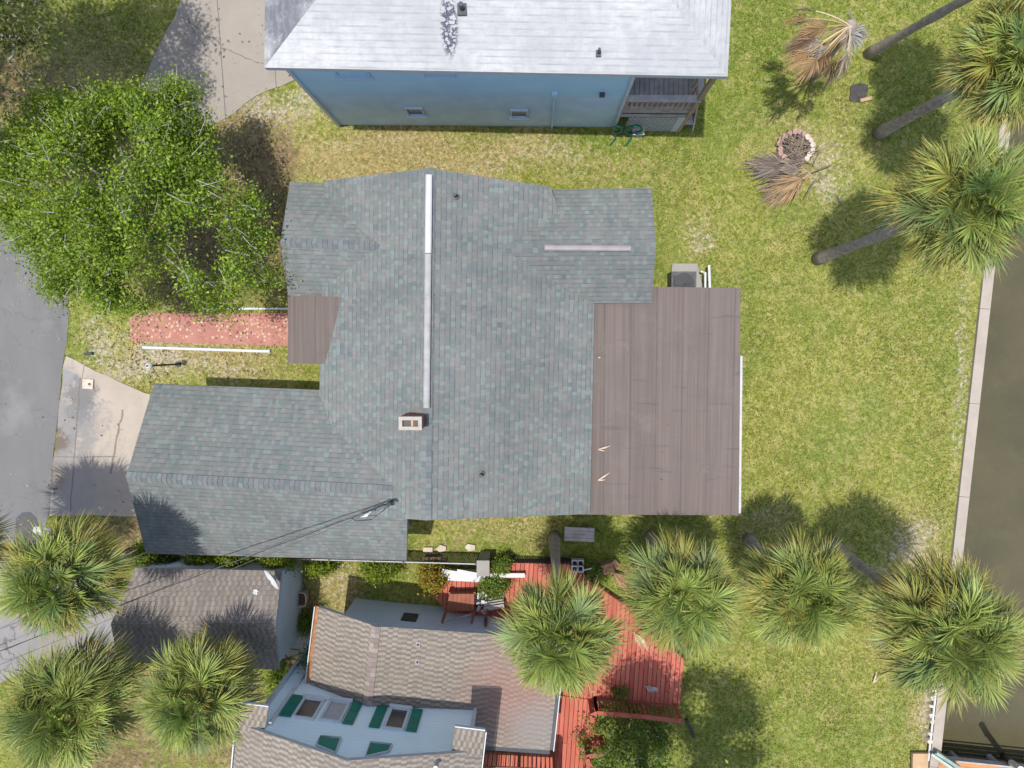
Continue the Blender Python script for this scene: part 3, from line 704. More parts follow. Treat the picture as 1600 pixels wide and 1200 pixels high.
fl = MB(); fl.box((cx-.12, cy, cz-.12), (.2, .18, .06)); fl.build('flue', M['black'], roof); fl = MB(); fl.box((cx+.17, cy, cz-.12), (.16, .18, .06)); fl.build('flue', M['black'], roof)
# flashing, vent pipes, mast
for (px, py, rr) in ((752, 741, .05), (712, 307, .045)):
    p = PL(px, py, MR); mb = MB(); mb.tube([p-Vector((0, 0, .1)), p+Vector((0, 0, .3))], rr, 12); mb.tube([p-Vector((0, 0, .02)), p+Vector((0, 0, .05))], rr*2.0, 12)
    mb.tube([p+Vector((0, 0, .301)), p+Vector((0, 0, .304))], rr*.7, 10, 1); mb.build('vent_pipe', [M['darkgrey'], M['black']], roof)
mp = PL(614, 781, GB); mst = mp+Vector((-.05, 0, .55))
mb = MB(); mb.tube([mp-Vector((0, 0, .2)), mst], .035, 10); mb.tube([mst, mst+Vector((.1, .03, .06)), mst+Vector((.16, .02, -.06))], .05, 10); mb.tube([mp, mp+Vector((0, 0, .05))], .11, 12)
mb.build('service_mast', M['darkgrey'], H)

# ------------------------------------------------------------------ overhead wires
def catenary(a, b, sag, n=24):
    return [a.lerp(b, i/n)-Vector((0, 0, sag*4*(i/n)*(1-i/n))) for i in range(n+1)]
far = P(-420, 1180, 6.6)
far2 = P(-420, 1215, 6.3)
mb = MB()
main = catenary(mst, far, .25, 40); mb.tube(main, .012, 5)
tw = [p+Vector((.0, math.cos(i*1.7)*.02, math.sin(i*1.7)*.02)) for i, p in enumerate(main)]; mb.tube(tw, .009, 5)
tag(mb.build('service_cable', M['black']), 'thick black twisted cable running from the roof mast to the lower left', 'cable')
mb = MB(); l2 = mst+Vector((-.1, -.1, -.1)); mb.tube(catenary(l2, far2, .3, 40), .007, 5)
tag(mb.build('telephone_wire', M['darkgrey']), 'thinner wire sagging just below the thick black cable', 'wire')
mb = MB(); e0 = P(575, 800, hG+.2)
mb.tube([mst, P(600, 797, 4.5), P(580, 812, 4.3), P(556, 814, 4.25), P(550, 810, 4.4), P(575, 798, 4.55), P(592, 792, 4.6), mst], .012, 6)
mb.tube([mst, P(598, 788, 4.7), P(570, 802, 4.5)], .016, 6)
mb.build('drip_loop', M['black'], H)
mb = MB(); mb.tube([P(580, 799, 4.52), P(573, 805, 4.5), P(563, 808, 4.45)], [.03, .045, .01], 8); mb.build('cable_clamp', M['pvc'], H)

# ------------------------------------------------------------------ white roofed blue house
B = thing('house', P(760, 100), 'two storey blue house with a white coated hip roof', 'house')
ez = 5.6; A_, B_ = P(413, 105.5, ez), P(1137, 119.5, ez)
ud = (B_-A_).normalized(); vd = Vector((-ud.y, ud.x, 0)); DEP = 10.5; L_ = (B_-A_).length
C_, D_ = B_+vd*DEP, A_+vd*DEP; hz = Vector((0, 0, 1.85))
r0 = A_+ud*DEP/2+vd*DEP/2+hz; r1 = B_-ud*DEP/2+vd*DEP/2+hz
mb = MB()
mb.slab([A_, B_, r1, r0], .17, ud); mb.slab([B_, C_, r1], .17, vd); mb.slab([C_, D_, r0, r1], .17, ud); mb.slab([D_, A_, r0], .17, vd)
broof = mb.build('roof', [M['white_roof'], M['fascia']], B)
for (px, py, s_) in ((935, 84, .05), (722, 15, .09)):
    pl = plane3(A_, B_, r0); p = PL(px, py, pl); mb = MB(); mb.tube([p-Vector((0, 0, .1)), p+Vector((0, 0, .3))], s_*.6, 10); mb.box(p+Vector((0, 0, .02)), (s_*2.4, s_*3, .05)); mb.build('roof_vent', M['darkgrey'], broof)
w0, w1 = P(533, 195, 0), P(957, 198.5, 0)
wu = (w1-w0).normalized(); wv = Vector((-wu.y, wu.x, 0)); WD = 9.6
mb = MB(); mb.prism([w0, w1, w1+wv*WD, w0+wv*WD], -.1, 2.95); mb.build('ground_floor_wall', M['block_blue'], B)
e_ = .03; mb = MB(); q0, q1 = w0-wu*e_-wv*e_, w1+wu*e_-wv*e_; mb.prism([q0, q1, q1+wv*(WD+.06), q0+wv*(WD+.06)], 2.95, 5.42); mb.build('siding', M['siding_blue'], B)
BWALL = (w0, -wv)
def onwall(mb, px, pl, off, th, m=0):
    """a quad seen on a wall: px outline -> slab standing off the wall plane"""
    n = pl[1]; pts = [PL(x, y, (pl[0]+n*off, n)) for x, y in px]
    a = pts; b = [p+n*th for p in pts]
    nn = (b[1]-b[0]).cross(b[2]-b[0])
    if nn.dot(n) < 0: a = a[::-1]; b = b[::-1]
    k = len(a); mb.poly(b, m); mb.poly(a[::-1], m)
    for i in range(k): mb.poly([a[i], a[(i+1) % k], b[(i+1) % k], b[i]], m)
    return pts
def wwin(parent, px0, px1, y0, y1, pl, pane, sill=True, fr=.055):
    """rectangular window on a wall from two lower corner px and top/bottom z"""
    u = Vector((0, 0, 1)).cross(pl[1]).normalized()
    a = PL(px0, y0, pl); b = PL(px1, y1, pl)
    return a, b
def rect_on_wall(parent, o, u, n, x0, x1, z0, z1, pane, fr=.06, name='window', mull=True, tm='trim'):
    f = MB()
    for (xa, xb, za, zb) in ((x0, x1, z0, z0+fr), (x0, x1, z1-fr, z1), (x0, x0+fr, z0+fr, z1-fr), (x1-fr, x1, z0+fr, z1-fr)):
        c = o+u*((xa+xb)/2)+n*.03; f.beam(Vector((c.x, c.y, (za+zb)/2))-u*(xb-xa)/2, Vector((c.x, c.y, (za+zb)/2))+u*(xb-xa)/2, .07, zb-za)
    if mull:
        zm = (z0+z1)/2; c = o+u*((x0+x1)/2)+n*.022; f.beam(Vector((c.x, c.y, zm))-u*((x1-x0)/2-fr), Vector((c.x, c.y, zm))+u*((x1-x0)/2-fr), .05, .045)
    c = o+u*((x0+x1)/2)+n*.05; f.beam(Vector((c.x, c.y, z0-.03))-u*((x1-x0)/2+.04), Vector((c.x, c.y, z0-.03))+u*((x1-x0)/2+.04), .14, .05)
    fo = f.build(name, M[tm], parent)
    g = MB(); c = o+u*((x0+x1)/2)+n*.012; g.beam(Vector((c.x, c.y, (z0+z1)/2))-u*((x1-x0)/2-fr), Vector((c.x, c.y, (z0+z1)/2))+u*((x1-x0)/2-fr), .012, z1-z0-2*fr)
    g.build('pane', pane, fo)
    return fo
def wcoord(px, py, pl, u):
    p = PL(px, py, pl); return (p-pl[0]).dot(u), p.z
for (xa, xb, yb, yt) in ((637, 664, 178, 167), (797, 824, 181, 170)):
    x0, z0 = wcoord(xa, yb, BWALL, wu); x1, _ = wcoord(xb, yb, BWALL, wu); _, z1 = wcoord(xa, yt, BWALL, wu)
    rect_on_wall(B, w0, wu, -wv, x0+.02, x1+.02, z0, z1, M['pane'], .05, mull=False, tm='trimblue')
for (xa, xb) in ((526, 580),):
    x0, z0 = wcoord(xa, 117, BWALL, wu); x1, _ = wcoord(xb, 117, BWALL, wu)
    rect_on_wall(B, w0, wu, -wv, x0, x1, z0, min(5.3, z0+1.0), M['pane_light'], .07, tm='trimblue')
x0, z0 = wcoord(665, 113, BWALL, wu); x1, _ = wcoord(710, 113, BWALL, wu); rect_on_wall(B, w0, wu, -wv, x0, x1, z0, 5.35, M['pane_light'], .07, tm='trimblue')
mb = MB(); c = w0+wu*wcoord(863, 190, BWALL, wu)[0]-wv*.05; mb.tube([(c.x, c.y, 0.05), (c.x, c.y, 3.1)], .03, 8); mb.box((c.x, c.y, 3.15), (.16, .1, .2)); mb.build('conduit', M['block_blue'], B)
mb = MB(); c = w0+wu*wcoord(941, 143, BWALL, wu)[0]-wv*.08; mb.box((c.x, c.y, 3.2), (.14, .12, .12)); mb.build('light_fixture', M['darkgrey'], B)
mb = MB(); q = w1+wu*.04-wv*.04; mb.box((q.x, q.y, 2.75), (.09, .09, 5.3)); mb.build('corner_board', M['trim'], B); mb = MB(); q = w0-wu*.04-wv*.04; mb.box((q.x, q.y, 2.75), (.09, .09, 5.3)); mb.build('corner_board', M['trim'], B)
# side balcony
bal = MB(); fz = 1.95
def bp_(u, v, z): p = w1+wu*u+wv*v; return Vector((p.x, p.y, z))
BWd = (P(1062, 206, 0)-w1).dot(wu); v0 = (P(1045, 206, 0)-w1).dot(wv)
n = 14
for i in range(n):
    u = .12+(BWd-.15)*(i+.5)/n; bal.beam(bp_(u, v0+.12, fz), bp_(u, v0+3.6, fz), (BWd-.15)/n-.012, .04)
bo = bal.build('balcony_floor', M['greywood'], B)
mb = MB(); mb.beam(bp_(.08, v0+.06, fz-.1), bp_(BWd, v0+.06, fz-.1), .05, .24); mb.beam(bp_(BWd-.02, v0+.1, fz-.1), bp_(BWd-.02, v0+3.6, fz-.1), .05, .24)
mb.beam(bp_(.08, v0+.03, 1.5), bp_(BWd, v0+.03, 1.5), .04, .14); mb.build('rim_joist', M['greywood'], bo)
mb = MB()
mb.beam(bp_(.08, v0+.05, fz+.98), bp_(BWd, v0+.05, fz+.98), .19, .04); mb.beam(bp_(BWd-.03, v0+.15, fz+.98), bp_(BWd-.03, v0+3.6, fz+.98), .16, .04)
mb.beam(bp_(.08, v0+.06, fz+.2), bp_(BWd, v0+.06, fz+.2), .05, .09); mb.beam(bp_(.08, v0+3.4, fz+.98), bp_(BWd, v0+3.4, fz+.98), .16, .04)
mb.build('rail', M['greywood'], bo)
mb = MB()
for i in range(14):
    u = .14+(BWd-.25)*i/13; mb.beam(bp_(u, v0+.06, fz+.02), bp_(u, v0+.06, fz+.95), .045, .045)
for i in range(16):
    v = v0+.3+3.2*i/16; mb.beam(bp_(BWd-.03, v, fz+.02), bp_(BWd-.03, v, fz+.95), .045, .045)
mb.build('balusters', M['brownwood'], bo)
mb = MB(); mb.beam(bp_(BWd-.06, v0+.05, 0), bp_(BWd-.06, v0+.05, 5.4), .12, .12); mb.build('post', M['postwood'], bo)
mb = MB(); mb.beam(bp_(BWd-.06, v0+3.4, 0), bp_(BWd-.06, v0+3.4, 5.4), .12, .12); mb.build('post', M['postwood'], bo)
mb = MB()   # lattice skirt
lu0, lu1, lz0, lz1 = .35, BWd-.3, .05, 1.42
def lat(mb, off, sgn):
    k = -2.0
    while k < (lu1-lu0)+2.0:
        pts = []
        a = (lu0+k, lz0); b = (lu0+k+sgn*(lz1-lz0), lz1)
        # clip to the panel
        t0, t1 = 0, 1; dx = b[0]-a[0]
        for e, s_ in ((lu0, 1), (lu1, -1)):
            fa = s_*(a[0]-e); fb = s_*(b[0]-e)
            if fa < 0 and fb < 0: t0 = 2
            elif fa < 0: t0 = max(t0, fa/(fa-fb))
            elif fb < 0: t1 = min(t1, fa/(fa-fb))
        if t0 < t1: mb.beam(bp_(a[0]+dx*t0, v0+off, a[1]+(lz1-lz0)*t0), bp_(a[0]+dx*t1, v0+off, a[1]+(lz1-lz0)*t1), .036, .006, up=Vector((0, 1, .01)))
        k += .15
lat(mb, .0, 1); lat(mb, .012, -1); mb.build('lattice', M['whitemetal'], bo)
mb = MB(); mb.beam(bp_(BWd-.18, v0, .05), bp_(BWd-.18, v0, 1.42), .26, .02, up=-wv); mb.build('skirt_board', M['trim'], bo)
mb = MB()   # stair down the far side
for i in range(6): mb.beam(bp_(BWd+.02+.02, v0+.25+.28*i, fz-.25-.27*(5-i)), bp_(BWd+.32, v0+.25+.28*i, fz-.25-.27*(5-i)), .26, .04)
mb.beam(bp_(BWd+.36, v0+.05, .15), bp_(BWd+.36, v0+1.9, fz-.1), .05, .25); mb.build('stair', M['greywood'], bo)
# hose reels by the lattice
for (px, py, z, rx, ry, lab) in ((965, 189, .7, .13, .2, 'loose bright green garden hose hanging by the corner of the blue house'), (990, 190, .65, .24, .26, 'round dark green coiled garden hose hanging on the white lattice')):
    mb = MB(); c = P(px, py, z)-wv*.1; pts = []
    c = w1+wu*((c-w1).dot(wu))+wv*(v0-.1); rnd = random.Random(px)
    for i in range(90):
        t = i*2*math.pi/15; k = 1+.12*math.sin(i*.9)+rnd.random()*.05
        pts.append(Vector((c.x, c.y, z))+wu*(math.cos(t)*rx*k)+Vector((0, 0, math.sin(t)*ry*1.6*k))-wv*(.04+.03*math.sin(i*1.3)))
    pts += [Vector((c.x, c.y, .35))-wv*.05, Vector((c.x, c.y, .06))-wv*.15, Vector((c.x-.15, c.y, .04))-wv*.35]
    mb.tube(pts, .024, 6); tag(mb.build('garden_hose', M['hose'], None, True), lab, 'hose', 'green hoses by the balcony')
mb = MB(); p = P(997, 206, .2); mb.box((p.x, p.y, .14), (.32, .2, .26)); mb.box((p.x, p.y, .29), (.36, .24, .04)); o = tag(mb.build('utility_box', M['cinder']), 'small pale box on the grass under the lattice by the hoses', 'box')

# ------------------------------------------------------------------ shed bottom left
S = thing('shed', P(330, 930), 'small shed with taupe shingle roof and a satellite dish on it', 'shed')
sr0, sr1 = P(173, 975, 3.0), P(431, 973, 3.0); sed = (sr1-sr0).normalized()
sa, sb_, sc_, sd_ = P(211, 887, 2.3), P(440, 892, 2.3), P(435, 1047, 2.3), P(184, 1034, 2.3)
mb = MB(); mb.slab([sr0, sr1, sb_, sa], .12, sed); mb.slab([sr1, sr0, sd_, sc_], .12, sed); mb.build('roof', [M['shedshingle'], M['fascia']], S)
wl = MB(); gwall(sa, sb_, sr0, sr1, sd_, sc_, .1, .13); wl.build('wall', M['wall_pale'], S)
mb = MB(); sx = Vector((sed.x, sed.y, 0)).normalized(); c = (sb_+sc_)/2-sx*.2; mb.beam((c.x, c.y, .02), (c.x, c.y, 1.95), .75, .05, up=sx); mb.build('door', M['trim'], S)
# satellite dish
D0 = thing('satellite_dish', P(418, 905, 2.5), 'grey satellite dish on the shed roof corner', 'satellite dish')
mb = MB(); dc = P(424, 906, 3.05); ax = Vector((-.62, -.42, .55)).normalized(); ux = ax.cross(Vector((0, 0, 1))).normalized(); uy = ax.cross(ux)
rings = 5; base = len(mb.v)
for i in range(rings+1):
    r = i/rings
    for k in range(24):
        t = 2*math.pi*k/24; mb.v.append(tuple(dc+ux*(.34*r*math.cos(t))+uy*(.38*r*math.sin(t))+ax*(.09*r*r-.09)))
for i in range(rings):
    for k in range(24):
        a = i*24+k; b = i*24+(k+1) % 24; mb.f.append((a, b, b+24, a+24)); mb.m.append(0); mb.uv.append(None)
mb.build('reflector', M['whitemetal'], D0, True)
mb = MB(); p0 = P(425, 908, 2.45); mb.tube([p0, dc-ax*.12], .025, 8); tip = dc+ax*.55-uy*.15; mb.tube([dc+uy*.36-ax*.02, tip], .014, 6); mb.build('arm', M['metal'], D0)
mb = MB(); mb.tube([tip-ax*.06, tip+ax*.07], .045, 10); mb.box(tip+Vector((0, 0, -.02)), (.1, .14, .07)); mb.build('receiver', M['pvc'], D0)

# ------------------------------------------------------------------ tan roofed house at the bottom
N = thing('house', P(640, 1040), 'pale blue house with tan shingle roofs and green shutters', 'house')
ra = P(497.8, 948.4, 2.6); rap = P(587, 978.6, 3.4); rb = P(574, 1102, 3.4); rc = P(483, 1068, 2.6)
rr1 = P(878, 998, 2.5); rr2 = P(859, 1172.7, 2.5)
lr = MB(); rdn = (rb-rap).normalized(); rb2 = rb+rdn*3.2; rr3 = rr2+rdn*.0
lr.slab([rap, ra, rc+rdn*.6, rb+rdn*.6], .13, rdn)
plR = plane3(rap, rb, rr1); e1 = PL(859, 1172.7, plR); e2 = PL(752, 1165, plR)
lr.slab([rap, rb+rdn*.8, rb+rdn*.8+(e2-e1).normalized()*-1.6, e2, e1, PL(878, 998, plR)], .13, rdn)
lo_ = lr.build('lower_roof', [M['tan'], M['fascia']], N)
plLf = plane3(rap, rb, ra)
caps(rb, rap, .14, down(plR, rdn), down(plLf, rdn), seed=7).build('ridge_cap', [island_mat('tan_ridge_caps', [(.19, .155, .14), (.24, .2, .18), (.31, .26, .225), (.2, .165, .15)]), M['capedge']], lo_)
mb = MB(); gn_ = (rc-ra).normalized(); gw = Vector((gn_.y, -gn_.x, 0)); gw = gw if gw.x < 0 else -gw
mb.beam(ra+gw*.05+Vector((0, 0, -.06)), rc+gw*.05+Vector((0, 0, -.06)), .1, .05, 1); mb.beam(ra+gw*.115+Vector((0, 0, -.03)), rc+gw*.115+Vector((0, 0, -.03)), .025, .11)
mb.build('gutter', [M['trim'], M['rust']], N)
mb = MB(); r_ = PL(878, 998, plR); d_ = (e1-r_).normalized(); o_ = Vector((-d_.y, d_.x, 0)); o_ = o_ if o_.x > 0 else -o_
mb.beam(r_+o_*.05+Vector((0, 0, -.06)), e1+o_*.05+Vector((0, 0, -.06)), .1, .05, 1); mb.beam(r_+o_*.115+Vector((0, 0, -.03)), e1+o_*.115+Vector((0, 0, -.03)), .025, .11); mb.build('gutter', [M['trim'], M['darkgrey']], N)
mb = MB(); mb.beam(e2-Vector((0, 0, .04))+d_*.06, e1-Vector((0, 0, .04))+d_*.06, .12, .08); mb.build('gutter', M['darkgrey'], N)
for (px, py) in ((653, 1007), (652, 1034)):
    p = PL(px, py, plR); mb = MB(); mb.tube([p-Vector((0, 0, .1)), p+Vector((0, 0, .14))], .028, 10); mb.box(p+Vector((0, 0, .01)), (.13, .16, .015), -.1); mb.build('vent_pipe', M['ventpink'], lo_)
# lower walls: recessed north wall
nw0, nw1 = P(555, 935, 0), P(850, 964, 0)
nu = (nw1-nw0).normalized(); nn_ = Vector((-nu.y, nu.x, 0)); nn_ = nn_ if nn_.y > 0 else -nn_
mb = MB(); sw_ = e1-o_*.4
q = [Vector((nw0.x, nw0.y, 0)), Vector((nw1.x, nw1.y, 0)), Vector((nw1.x, nw1.y, 0))+rdn*3.0, Vector((nw0.x, nw0.y, 0))+rdn*3.0]
mb.hexa([(p.x, p.y, -.1) for p in q[::-1]], [(p.x, p.y, min(zat(plR, p.x, p.y), zat(plLf, p.x, p.y))-.15) for p in q[::-1]]); mb.build('lower_wall', M['wall_pale'], N)
NP = (nw0, nn_)
x0, z0 = wcoord(624, 961, NP, nu); x1, _ = wcoord(652, 963, NP, nu); z0 = .75
mb = MB()
x0, z0 = wcoord(626, 970, NP, nu); x1, z1 = wcoord(654, 961, NP, nu)
za, zb = min(z0, z1), max(z0, z1)
c = nw0+nu*((x0+x1)/2)+nn_*.01
for i in range(5):
    zz = za+(zb-za)*(i+.5)/5; mb.beam(Vector((c.x, c.y, zz))-nu*(x1-x0)/2, Vector((c.x, c.y, zz))+nu*(x1-x0)/2, .05, (zb-za)/5*.7)
mb.beam(Vector((c.x, c.y, (za+zb)/2)), Vector((c.x, c.y, (za+zb)/2))+nn_*.03, x1-x0, zb-za)
mb.build('vent_grille', M['darkgrey'], N)
# two storey gable wall
uw0 = PL(486, 1016, (P(486, 1016, 0), Vector((0, 0, 1)))); 
g0 = P(741, 1109.5, zat(plR, *P(741, 1109.5, 2.85).to_tuple()[:2])); g1 = P(574, 1102, 3.35)
gu = (Vector((g0.x, g0.y, 0))-Vector((g1.x, g1.y, 0))).normalized(); gnn = Vector((-gu.y, gu.x, 0)); gnn = gnn if gnn.y > 0 else -gnn
GP = (Vector((g1.x, g1.y, 0)), gnn)
lx, _ = wcoord(452, 1057, GP, gu); rx_, _ = wcoord(741, 1110, GP, gu)
UE = 5.0
urc = P(758, 1142.5, UE); ulc = P(373, 1099.4, UE)
uap_xy = (urc+ulc)/2
# apex position along the photo ray of (541,1188.5), height where the ray meets the mid plane of the roof
mid = plane3(uap_xy, uap_xy+Vector((0, 0, 1)), uap_xy+gnn); uap = PL(541, 1188.5, mid)
ub = -gnn*9.0
upr = MB(); plUR = plane3(uap, uap+ub, PL(745, 1158, (urc, Vector((0, 0, 1)))))
ur = PL(748, 1156, (urc, Vector((0, 0, 1)))); ul = PL(398, 1121, (ulc, Vector((0, 0, 1))))
er = urc-gnn*0.55; el = ulc-gnn*0.55
upr.slab([uap, er, er+ub, uap+ub], .12, gnn); upr.slab([el, uap, uap+ub, el+ub], .12, gnn)
uo = upr.build('upper_roof', [M['tan'], M['fascia']], N)
# cornice returns
sl_ = lambda rt, c0, wdt, s_: rt.slab([c0, c0+gu*wdt*s_, c0+gu*wdt*s_-gnn*.62+Vector((0, 0, .18)), c0-gnn*.62+Vector((0, 0, .18))], .12, gu)
for c0, s_ in ((urc, -1), (ulc, 1)):
    rt = MB(); sl_(rt, c0, .8, s_); rt.build('cornice_return', [M['tan'], M['trim']], N)
for c0, s_ in ((urc, -1), (ulc, 1)):
    mb = MB(); mb.beam(c0+gnn*.03-Vector((0, 0, .03)), c0+gu*.8*s_+gnn*.03-Vector((0, 0, .03)), .03, .1); mb.beam(c0+gu*.03*-s_, c0+gu*.03*-s_+ub, .03, .1); mb.build('edge_trim', M['trim'], uo)
# the gable wall itself
A0 = GP[0]+gu*lx; A1 = GP[0]+gu*rx_
hw = wcoord(0, 0, GP, gu)
apx = (uap-GP[0]).dot(gu); slope = (uap.z-er.z)/((er-uap).dot(gu)); zt = lambda x: uap.z-slope*abs(x-apx)-.16
mb = MB(); prof = [(lx, -.1), (rx_, -.1), (rx_, zt(rx_)), (apx, zt(apx)), (lx, zt(lx))]
fr_ = [GP[0]+gu*x+Vector((0, 0, z)) for x, z in prof]; bk = [p-gnn*9 for p in fr_]
mb.poly(fr_); mb.poly(bk[::-1])
for i in range(5): mb.poly([fr_[i], bk[i], bk[(i+1) % 5], fr_[(i+1) % 5]])
mb.build('gable_wall', M['siding_pale'], N)
mb = MB(); p = GP[0]+gu*(lx-.03)+gnn*.03; mb.box((p.x, p.y, zt(lx)/2), (.12, .12, zt(lx)-.1), 0); mb.build('corner_board', M['trim'], N)
mb = MB(); p = GP[0]+gu*(lx+.4)+gnn*.05; mb.tube([(p.x, p.y, .1), (p.x, p.y, zt(lx)-.1)], .045, 8); mb.build('downspout', M['trim'], N)
mb = MB(); p = GP[0]+gu*(rx_+.02)+gnn*.02; mb.box((p.x, p.y, zt(rx_)/2+1.2), (.1, .1, zt(rx_)-2.5)); mb.build('corner_board', M['trim'], N)
def z6(x, y): return (400+x/3.478, 855+y/3.478)
for pts in ([(200, 810), (255, 812), (190, 925), (122, 920)], [(525, 845), (578, 850), (528, 968), (470, 963)], [(660, 862), (715, 868), (672, 985), (612, 982)], [(850, 882), (905, 890), (872, 1008), (815, 1003)]):
    xs = [wcoord(*z6(*q), GP, gu) for q in pts]; x0 = sum(xs[i][0] for i in (0, 3))/2; x1 = sum(xs[i][0] for i in (1, 2))/2; za = (xs[0][1]+xs[1][1])/2; zb = (xs[2][1]+xs[3][1])/2
    mb = MB(); c = GP[0]+gu*((x0+x1)/2)+gnn*.03; mb.beam(Vector((c.x, c.y, za)), Vector((c.x, c.y, zb)), x1-x0, .04, up=gnn)
    for k in range(2):
        zc = za+(zb-za)*(.26+.48*k)
        mb.beam(Vector((c.x, c.y, zc-(zb-za)*.19))+gnn*.025, Vector((c.x, c.y, zc+(zb-za)*.19))+gnn*.025, (x1-x0)*.66, .014, up=gnn)
    mb.build('shutter', M['shutter'], N)
for pts, pane in (([(250, 822), (368, 836), (322, 944), (200, 932)], M['pane']), ([(395, 836), (508, 845), (470, 958), (345, 948)], M['pane_light']), ([(728, 876), (838, 886), (806, 1000), (688, 994)], M['pane'])):
    xs = [wcoord(*z6(*q), GP, gu) for q in pts]; x0 = sum(xs[i][0] for i in (0, 3))/2; x1 = sum(xs[i][0] for i in (1, 2))/2; za = (xs[0][1]+xs[1][1])/2; zb = (xs[2][1]+xs[3][1])/2
    rect_on_wall(N, GP[0], gu, gnn, x0, x1, za, zb, pane, .07, mull=False)
for pts in ([(350, 1030), (462, 1038), (430, 1118), (328, 1075)], [(622, 1062), (738, 1075), (720, 1110), (598, 1138)]):
    mb = MB(); onwall(mb, [z6(*q) for q in pts], GP, .005, .045); o = mb.build('shutter', M['shutter'], N); o['label'] = 'dark green gable panel cut under the roof slope'
    mb = MB(); pp_ = [PL(*z6(*q), (GP[0]+gnn*.03, gnn)) for q in pts]
    for i in range(4): mb.beam(pp_[i], pp_[(i+1) % 4], .05, .04, up=gnn)
    mb.build('panel_trim', M['trim'], N)
# main roof-mounted vent on the upper roof
p = PL(683, 1189, plane3(uap, er, er+ub)); mb = MB(); mb.tube([p-Vector((0, 0, .1)), p+Vector((0, 0, .3))], .06, 10); mb.build('vent_pipe', M['metal'], uo)

# ------------------------------------------------------------------ red deck
DK = thing('deck', P(960, 1010), 'large red stained deck along the tan roofed house', 'deck')
dz = .42
def clipx(poly, x0, x1):
    for e, s_ in ((x0, 1), (x1, -1)):
        res = []
        for i in range(len(poly)):
            a, b = poly[i], poly[(i+1) % len(poly)]; fa, fb = s_*(a[0]-e), s_*(b[0]-e)
            if fa >= 0: res.append(a)
            if (fa < 0) != (fb < 0):
                t = fa/(fa-fb); res.append((e, a[1]+(b[1]-a[1])*t))
        poly = res
        if len(poly) < 3: return []
    return poly
def boards(mb, px, z, ang=-.06, bw=.145, gap=.017, seed=0):
    cs, sn = math.cos(ang), math.sin(ang); rnd = random.Random(seed)
    pl = [(p.x*cs+p.y*sn, -p.x*sn+p.y*cs) for p in (P(*q, z) for q in px)]
    x = math.floor(min(p[0] for p in pl)/bw)*bw; mx = max(p[0] for p in pl)
    while x < mx:
        c = clipx(pl, x, x+bw-gap)
        if len(c) >= 3:
            ys_ = [q[1] for q in c]; lo, hi = min(ys_), max(ys_)
            cuts = [lo-1, hi+1]
            if hi-lo > 3: cuts = [lo-1, lo+(hi-lo)*rnd.uniform(.3, .7), hi+1]
            for i in range(len(cuts)-1):
                cc = [(q[1], q[0]) for q in c]; cc = clipx(cc, cuts[i]+.004, cuts[i+1]-.004)
                if len(cc) >= 3:
                    pts = [(q[1]*cs-q[0]*sn, q[1]*sn+q[0]*cs) for q in cc]
                    zz = z+rnd.uniform(-.006, .006); mb.prism(pts, zz-.035, zz)
        x += bw
mb = MB()
boards(mb, [(672, 928), (700, 905), (790, 880), (907, 880), (880, 1003), (760, 984), (700, 956)], dz, seed=1)
boards(mb, [(907.5, 880), (916, 905), (990, 955), (1068, 1030), (1062, 1100), (934, 1094), (866, 1084), (880.5, 1003)], dz, seed=2)
boards(mb, [(866, 1085.5), (934, 1095.5), (938, 1160), (915, 1230), (846, 1230)], dz, seed=3)
mb.build('boards', M['deck'], DK)
mb = MB()
for px in ([(672, 928), (700, 905), (790, 880), (907, 880), (916, 905), (990, 955), (1068, 1030), (1062, 1100), (934, 1094), (938, 1160), (915, 1230)],):
    pts = [P(*q, dz-.06) for q in px]
    for i in range(len(pts)-1):
        mb.beam(Vector((pts[i].x, pts[i].y, dz-.2)), Vector((pts[i+1].x, pts[i+1].y, dz-.2)), .05, .26)
mb.build('skirt', M['redwood'], DK)
mb = MB(); mb.prism([P(*q, 0) for q in [(700, 910), (900, 885), (960, 960), (1030, 1030), (1030, 1080), (880, 1080), (720, 950)]], -.02, .12); mb.build('under_deck_frame', M['soil'], DK)
def railing(parent, px_line, z0, h, mat, nb=.13, name='railing', cap=.14):
    """posts, two rails and balusters along a line of deck points"""
    pts = [P(*q, z0) for q in px_line]; up = Vector((0, 0, 1))
    for i in range(len(pts)-1):
        a, b = pts[i], pts[i+1]; L = (b-a).length; rail = MB(); bal = MB()
        rail.beam(a+up*h, b+up*h, cap, .04); rail.beam(a+up*(h-.055), b+up*(h-.055), .04, .09)
        r_ = rail.build('rail', mat, parent); rail = MB(); rail.beam(a+up*.1, b+up*.1, .05, .08); rail.build('bottom_rail', mat, r_)
        n = max(2, int(L/nb))
        for k in range(1, n): q = a.lerp(b, k/n); bal.beam(q+up*.08, q+up*(h-.03), .035, .035)
        bal.build('balusters', mat, r_)
    for p in pts: post = MB(); post.beam(p-up*.3, p+up*(h-.02), .09, .09); post.build('post', mat, parent)
railing(DK, [(929, 1090), (1002, 1096), (1055, 1102)], dz, .95, M['redwood'])
railing(DK, [(929, 1090), (921, 1094), (922, 1104)], dz, .95, M['redwood'])
railing(DK, [(938, 1150), (914, 1156), (916, 1170), (908, 1235)], dz, .95, M['redwood'])
# lower balcony beside the tan house
BK = thing('balcony', P(810, 1185), 'small red balcony with brown rail below the red stained roof corner', 'balcony')
mb = MB(); boards(mb, [(757, 1178), (868, 1184), (866, 1250), (757, 1250)], 1.3, seed=5); mb.build('boards', M['deck'], BK)
railing(BK, [(757, 1172), (812, 1174), (865, 1177), (864, 1250)], 1.3, .95, M['redbrown'])
for q in ((760, 1174), (862, 1178)): mb = MB(); p = P(*q, 1.3); mb.box((p.x, p.y, .6), (.1, .1, 1.3)); mb.build('support_post', M['redbrown'], BK)
